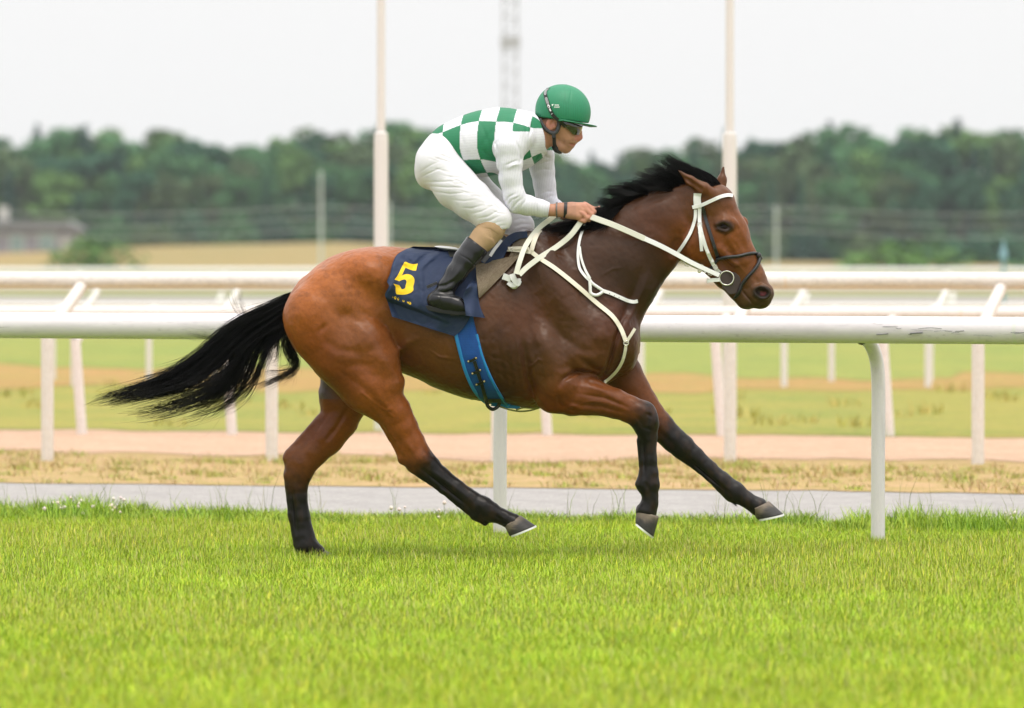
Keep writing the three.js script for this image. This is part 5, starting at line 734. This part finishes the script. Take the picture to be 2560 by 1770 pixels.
function boot(s, o) {
  const QF = new Field(s > 0 ? [1056, 580, 110] : [1110, 600, -210], s > 0 ? [1230, 800, 212] : [1330, 820, -110], 2.1), q = (x, y, z, r, e) => [x + o[0], y + o[1], s * z, r, e];
  QF.chain([q(1199, 603, 132, 32), q(1182, 628, 142, 30), q(1164, 650, 150, 28.5), q(1142, 683, 160, 25.5), q(1118, 718, 170, 22), q(1104, 740, 175, 22)], 8).chain([q(1091, 749, 176, 22), q(1118, 753, 178, 24, 0.85), q(1144, 760, 179, 19, 1), q(1162, 767, 180, 13, 1.3)], 9);
  QF.cut(half(1196 + o[0], 610 + o[1], 0.61, -0.79, 44, s * 134), 2);
  QF.line([[1143 + o[0], 632 + o[1]], [1172 + o[0], 648 + o[1]], [1196 + o[0], 670 + o[1]]], 1.6, 1.6, s, 100); for (const [p, a, w] of [[[[1092, 716], [1118, 712], [1140, 698]], 5, 4], [[[1090, 728], [1116, 730], [1140, 722]], 4, 4], [[[1084, 736], [1110, 738], [1150, 738]], 3, 2.6], [[[1140, 640], [1128, 674], [1124, 700]], 2, 5], [[[1160, 660], [1140, 690], [1126, 704]], -3, 5], [[[1102, 736], [1101, 768]], 1.4, 1.4]]) QF.line(p.map(([x, y]) => [x + o[0], y + o[1]]), a, w, s, 100);
  QF.cut(half(1110 + o[0], 777 + o[1], -0.06, 0.998, 110, s * 176), 1.5);
  const b = mesh('boot', QF.geometry(), bootMat, rider);
  const sh = new THREE.Shape(); [[1068, 763], [1074, 773], [1100, 779], [1140, 784], [1166, 785], [1167, 778], [1140, 776], [1104, 771], [1076, 763]].forEach(([x, y], i) => i ? sh.lineTo(SX(x + o[0]), SY(y + o[1])) : sh.moveTo(SX(x + o[0]), SY(y + o[1]))); mesh('sole', new THREE.ExtrudeGeometry(sh, { depth: 28 / U, bevelEnabled: true, bevelSize: 1 / U, bevelThickness: 2 / U, bevelSegments: 2 }).translate(0, 0, (s * 176 - 14) / U), soleMat, b);
  mesh('spur', strapGeo([q(1096, 706, 168), q(1084, 711, 176), q(1070, 717, 178)].map((a) => a.slice(0, 3)), 8, { th: 5 }), blackLeather, b);
}
boot(1, [0, 0]); boot(-1, [70, 6]);
// helmet, goggles, straps
const KF = new Field([1330, 200, -72], [1500, 322, 72], 1.9);
KF.add(ell(1408, 281, 0, 69, 69, 60, -8), 4).add(ell(1398, 270, 0, 56, 55, 56), 10).cut(half(1408, 301, -0.115, 0.993, 120), 2);
KF.line([[1430, 212], [1424, 250], [1420, 300]], 1.2, 1.4, 1, 5);
const helmMat = std({ vertexColors: true, roughness: 0.55 });
const helmet = mesh('helmet', KF.geometry((c, x, y, z) => { const a = Math.atan2(z, x - 1410), s = Math.sin(a * 62 + Math.max(0, 270 - y) * 0.02), w = (0.95 + 0.1 * fbm(x / 6, y / 6, z / 6)) * (s > 0.6 ? 1.16 : 1); c.setRGB(0.016 * w, 0.20 * w, 0.098 * w); }), helmMat, rider);
{ const P = []; for (let i = 0; i <= 40; i++) { const a = mix(-1.75, 1.75, i / 40), ca = Math.cos(a), sa = Math.sin(a), yb = 300 + 11 * Math.max(0, ca) + 3 * (1 - Math.abs(sa)), row = []; for (const [k, dy] of [[0, 0], [0.5, 0.6], [1, 1.6], [1, 4.2], [0, 4.5]]) { const e = 15 * Math.pow(Math.max(0, ca), 0.8) + 3, x = 1408 + (66 + e * k) * ca, z = (57 + 4 * k) * sa; row.push(V3(x, yb + dy, z)); } P.push(row); } mesh('brim', faces([P]), std({ color: new THREE.Color(0.014, 0.17, 0.082), roughness: 0.5, side: THREE.DoubleSide }), helmet); }
mesh('button', new THREE.CylinderGeometry(5 / U, 5.5 / U, 2 / U, 14), std({ color: new THREE.Color(0.05, 0.09, 0.1) }), helmet).position.copy(V3(1412, 212.5, 0));
const markTex = (w, h, draw) => { const c = document.createElement('canvas'); c.width = w; c.height = h; draw(c.getContext('2d')); const t = new THREE.CanvasTexture(c); t.colorSpace = THREE.SRGBColorSpace; return t; };
{ const L = [], R = [], A = 1378, B = 1399; const g = sheetGeo([[A, 261], [A, 273]], [[B, 261], [B, 273]], { nu: 10, nv: 6, off: 0.6, th: 0.4, field: KF }); mesh('emblem', g, std({ map: markTex(256, 128, (x) => { x.clearRect(0, 0, 256, 128); x.fillStyle = '#f4faf6'; x.beginPath(); x.moveTo(4, 20); x.lineTo(70, 8); x.lineTo(30, 70); x.closePath(); x.fill(); x.font = 'bold 52px sans-serif'; x.fillText('IRON', 96, 56); x.fillText('HORSE', 82, 110); }), roughness: 0.6, transparent: true, alphaTest: 0.5 }), helmet); }
const strapMat = std({ map: markTex(512, 64, (x) => { x.fillStyle = '#121214'; x.fillRect(0, 0, 512, 64); x.strokeStyle = x.fillStyle = '#e8e8ea'; x.lineWidth = 5; for (const u of [12, 150, 380]) { x.beginPath(); x.roundRect ? x.roundRect(u, 14, 96, 36, 16) : x.rect(u, 14, 96, 36); x.stroke(); for (let q = 0; q < 7; q++) x.fillRect(u + 12 + q * 11, 23, 5, 18); } x.beginPath(); x.arc(274, 32, 24, 0, 6.3); x.fill(); x.fillRect(306, 16, 40, 30); x.fillStyle = '#121214'; x.beginPath(); x.arc(278, 38, 10, 0, 6.3); x.fill(); }), roughness: 0.5, side: THREE.DoubleSide });
const goggles = new THREE.Group(); goggles.name = 'goggles'; rider.add(goggles);
mesh('strap', (() => { const path = [[1371, 221], [1363, 230], [1364, 243], [1369, 260], [1375, 277], [1382, 290]], g = sheetGeo(path.map(([x, y]) => [x - 4.2, y + 1]), path.map(([x, y]) => [x + 4.2, y - 1]), { nu: 5, nv: 40, off: 1.4, th: 1.2, field: KF }); const uv = g.attributes.uv; for (let i = 0; i < uv.count; i++) uv.setXY(i, (1 - uv.getY(i)) * 0.8, uv.getX(i)); return g; })(), strapMat, goggles);
mesh('strap', strapGeo([[1380, 288, 58], [1390, 298, 56], [1402, 308, 52], [1414, 318, 45]], 9, { th: 3 }), blackLeather, goggles);
mesh('strap', strapGeo([[1371, 221, 0], [1366, 232, -26], [1372, 262, -54], [1388, 294, -58], [1412, 316, -46]], 8, { th: -2 }), blackLeather, goggles);
const lensMat = phy({ color: new THREE.Color(0.018, 0.022, 0.008), roughness: 0.06, clearcoat: 1, clearcoatRoughness: 0.03, side: THREE.DoubleSide });
{ const P = []; for (let i = 0; i <= 30; i++) { const a = mix(-1.5, 1.5, i / 30), ca = Math.cos(a), sa = Math.sin(a), dip = 9 * Math.exp(-((a) ** 2) / 0.05), row = []; const x0 = 1400 + 57 * Math.pow(Math.max(0.02, ca), 0.8) - 1, z0 = 47 * sa; for (let j = 0; j <= 8; j++) { const v = j / 8, top = 299 + 8 * ca, bot = 318 + 20 * smooth(0.1, 0.65, ca) - dip; row.push(V3(x0 + 3 * Math.sin(Math.PI * v) - 5 * v * ca, mix(top, bot, v), z0)); } P.push(row); } mesh('lens', faces([P]), lensMat, goggles); }
const harnessMat = std({ color: new THREE.Color(0.02, 0.02, 0.022), roughness: 0.6 });
const harness = new THREE.Group(); harness.name = 'chin_strap'; rider.add(harness);
mesh('ear_guard', cordGeo([[1348, 298, 40], [1355, 312, 43], [1364, 324, 44], [1378, 333, 44], [1388, 333, 44], [1395, 322, 45], [1397, 308, 46], [1396, 300, 48]], 5), std({ color: new THREE.Color(0.05, 0.05, 0.055), roughness: 0.7 }), harness);
mesh('side_strap', strapGeo([[1384, 334, 45], [1385, 348, 40], [1386, 362, 32], [1392, 374, 24]], 9, { th: 3 }), harnessMat, harness); mesh('chin_cup', cordGeo([[1384, 368, 30], [1390, 376, 22], [1398, 379, 8], [1400, 379, -8], [1390, 374, -26]], 6), harnessMat, harness); mesh('clip', new THREE.BoxGeometry(9 / U, 9 / U, 5 / U), harnessMat, harness).position.copy(V3(1384, 341, 46));
// wrist bands
const ringGeo = (x, y, z, r, h, q) => new THREE.CylinderGeometry(r / U, r / U, h / U, 28, 1, true).scale(1, 1, q).rotateZ(Math.PI / 2 - 0.05).translate(...V3(x, y, z).toArray());
mesh('wrist_band', ringGeo(1413, 525.5, 57.5, 20, 8, 0.82), std({ color: new THREE.Color(0.014, 0.014, 0.016), roughness: 0.5, side: THREE.DoubleSide }), rider);
mesh('bracelet', new THREE.TorusGeometry(18 / U, 2.1 / U, 8, 40).scale(0.82, 1, 1).rotateY(Math.PI / 2 - 0.1).translate(...V3(1392, 525, 60).toArray()), std({ color: new THREE.Color(0.2, 0.19, 0.18), roughness: 0.4, metalness: 0.6 }), rider);
// ---------------------------------------------------------------- grass, clover and weeds
seed = 20240;
function tuftGeo(n, R, hMin, hMax, w, palette, lean = 0.5) {
  const pos = [], col = [], nor = [], idx = [];
  for (let i = 0; i < n; i++) {
    const a = rr(0, 6.28), q = Math.sqrt(rnd()) * R, x = Math.cos(a) * q, z = Math.sin(a) * q, h = rr(hMin, hMax), t = rr(0, 6.28), l = h * rr(0.1, lean), f = rr(0, 6.28), ww = w * rr(0.6, 1.2), c = palette[rnd() * palette.length | 0], k = rr(0.8, 1.2), o = pos.length / 3;
    const dx = Math.cos(t) * l, dz = Math.sin(t) * l, sx = Math.cos(f) * ww / 2, sz = Math.sin(f) * ww / 2;
    for (const [u, e] of [[0, 1], [0.55, 0.85], [1, 0]]) { const px = x + dx * u * u, py = h * u * (1 - 0.18 * u * (l / h)), pz = z + dz * u * u; if (e) { pos.push(px - sx * e, py, pz - sz * e, px + sx * e, py, pz + sz * e); } else pos.push(px, py, pz); const m = e ? 2 : 1; for (let r = 0; r < m; r++) { col.push(c[0] * k, c[1] * k, c[2] * k); nor.push(-Math.sin(f) * 0.5, 0.8, Math.cos(f) * 0.5); } }
    idx.push(o, o + 1, o + 2, o + 1, o + 3, o + 2, o + 2, o + 3, o + 4);
  }
  const g = new THREE.BufferGeometry(); g.setAttribute('position', new THREE.Float32BufferAttribute(pos, 3)); g.setAttribute('normal', new THREE.Float32BufferAttribute(nor, 3)); g.setAttribute('color', new THREE.Float32BufferAttribute(col, 3)); g.setIndex(idx); return g;
}
const bladeMat = phy({ vertexColors: true, roughness: 0.6, specularIntensity: 0.4, side: THREE.DoubleSide, transmission: 0.35, thickness: 0 });
function sow(name, label, geo, spots, mat = bladeMat) {
  const m = new THREE.InstancedMesh(geo, mat, spots.length), M = new THREE.Matrix4(), Q = new THREE.Quaternion(), Yax = new THREE.Vector3(0, 1, 0), c = new THREE.Color();
  spots.forEach(([x, y, z, s, sy, r = 1, g = 1, b = 1], i) => { M.compose(new THREE.Vector3(x, y, z), Q.setFromAxisAngle(Yax, rr(0, 6.28)), new THREE.Vector3(s, s * sy, s)); m.setMatrixAt(i, M); m.setColorAt(i, c.setRGB(r, g, b)); });
  m.name = numbered(name); m.castShadow = m.receiveShadow = true; m.userData = { kind: 'stuff', label, category: 'grass' }; scene.add(m); return m;
}
const fresh = [[0.432, 0.652, 0.034], [0.510, 0.716, 0.041], [0.357, 0.567, 0.032], [0.611, 0.739, 0.049], [0.763, 0.739, 0.083]], straw = [[0.646, 0.585, 0.261], [0.511, 0.519, 0.157], [0.375, 0.487, 0.086], [0.765, 0.650, 0.348]], verge = [[0.277, 0.458, 0.037], [0.342, 0.513, 0.044], [0.427, 0.548, 0.051], [0.234, 0.384, 0.037]], dry = [[0.744, 0.524, 0.273], [0.637, 0.491, 0.195], [0.462, 0.459, 0.117], [0.814, 0.541, 0.370]];
const tA = tuftGeo(52, 0.08, 0.022, 0.048, 0.0034, fresh, 0.9), tB = tuftGeo(46, 0.08, 0.022, 0.055, 0.0032, [...fresh, ...straw], 1), tV = tuftGeo(36, 0.08, 0.045, 0.11, 0.005, verge, 0.8), tD = tuftGeo(22, 0.1, 0.04, 0.12, 0.006, dry, 0.8), tW = tuftGeo(7, 0.03, 0.14, 0.34, 0.003, [[0.2, 0.28, 0.06], [0.3, 0.3, 0.1]], 0.4);
const A = [], B = [];
for (let d = 15.2; d < 31.4; d += 0.068) { const half = 0.0912 * d * 1.16 + 0.5, z = 26 - d; for (let x = -half; x < half; x += 0.073) { const px = x + rr(-0.04, 0.04), pz = z + rr(-0.04, 0.04); if (pz < E1(px) + 0.05) continue; const n = fbm(px * 0.7, pz * 0.5, 1), m = noise(px * 2.2, pz * 2.2, 5), s = 0.5 * smooth(8, 2, Math.abs(pz - 1.2)), k = 0.92 + 0.16 * m, y = n > 0.5 ? 1.04 : 1; (rnd() < 0.25 + s + (n - 0.5) * 1.4 ? B : A).push([px, -0.004, pz, rr(0.85, 1.2), rr(0.8, 1.15) * (0.85 + 0.4 * n), k * y, k, k * 0.95]); } }
sow('turf_grass', 'short bright green turf grass under the horse', tA, A); sow('turf_grass_seeding', 'turf grass with pale straw seed stalks around the hooves', tB, B);
const V = [], Wd = [], D = [], C = [], G2 = [];
for (let x = -5; x < 5; x += 0.045) { const e = E1(x); for (let k = 0; k < 5; k++) { const px = x + rr(-0.04, 0.04), pz = e + rr(-0.02, 0.85) * (px < -0.4 || px > 1.6 ? 1 : 0.55); const lush = px < -1.4 ? 1 : px > 1.7 ? 1.05 : 0.7; V.push([px, 0, pz, rr(0.7, 1.1), rr(0.55, 1.05) * lush * (0.45 + 1.5 * fbm(px * 2.6, 1, 4)), 0.9 + 0.2 * noise(px * 3, pz * 3), 1, 1]); }
  if (rnd() < 0.3) Wd.push([x, 0, e + rr(0, 0.3), rr(0.7, 1.1), rr(0.6, 1)]); }
for (let i = 0; i < 620; i++) { const x = rr(-4.8, 4.8), lush = x < -0.9 ? 1 : x > 1.7 ? 1 : 0.15; if (rnd() > lush || noise(x * 3.1, 2.5, 7) < 0.52) continue; const z = E1(x) + Math.pow(rnd(), 0.7) * 0.7, y = rr(0.035, 0.1); C.push([x, y, z, rr(0.7, 1.25), rr(0.8, 1), 1, rr(0.86, 1), rr(0.84, 1)]); }
for (let i = 0; i < 1000; i++) { const x = rr(-5.4, 5.4), t = Math.pow(rnd(), 0.8), z = mix(E2(x), E3(x), t) + 0.04, n = fbm(x * 0.9, z * 0.7, 9); if (n < 0.34 + 0.2 * t) continue; D.push([x, 0.006, z, rr(0.7, 1.2), rr(0.3, 0.7), 1, 0.9 + 0.3 * n, 1]); }
for (let i = 0; i < 40; i++) { const x = rr(-8, 8), t = rnd(), z = mix(E4(x), E5(x), t), n = fbm(x * 0.6, z * 0.35, 3); G2.push([x, 0.012, z, rr(0.9, 1.5), rr(0.6, 1), 0.9 + 0.5 * n, 1, 0.9]); }
sow('verge_grass', 'longer green grass along the edge of the footpath', tV, V); sow('weed_stalks', 'thin weed stalks standing along the path edge', tW, Wd); const DG = D.filter((_, i) => i % 3 === 0).map(([x, y, z, a, b]) => [x + 0.05, y, z + 0.03, a * 0.9, b * 0.8, 1.2, 1.1, 1]); sow('verge_tufts', 'green tufts among the dry grass beyond the path', tV, DG); sow('dry_grass', 'dry yellow grass tufts between path and sand', tD, D); sow('infield_grass_tufts', 'blurred grass beyond the sand track', tuftGeo(26, 0.12, 0.05, 0.12, 0.009, [[0.44, 0.44, 0.10], [0.38, 0.42, 0.09], [0.50, 0.46, 0.15]], 0.8), G2);
const fl = mergeGeometries([0, 1, 2].map((i) => new THREE.IcosahedronGeometry(0.009 - i * 0.002, 1).translate(0, i * 0.003, 0))); sow('clover_flowers', 'small white clover flowers in the path verge', fl, C, std({ color: new THREE.Color(0.74, 0.68, 0.64), roughness: 0.9 })).userData.category = 'clover';
sow('clover_stems', 'thin green clover stems in the path verge', new THREE.CylinderGeometry(0.0012, 0.0015, 1, 5).translate(0, 0.5, 0), C.map(([x, y, z]) => [x, 0, z, 1, y]), std({ color: new THREE.Color(0.12, 0.2, 0.04) }));
renderer.render(scene, camera);
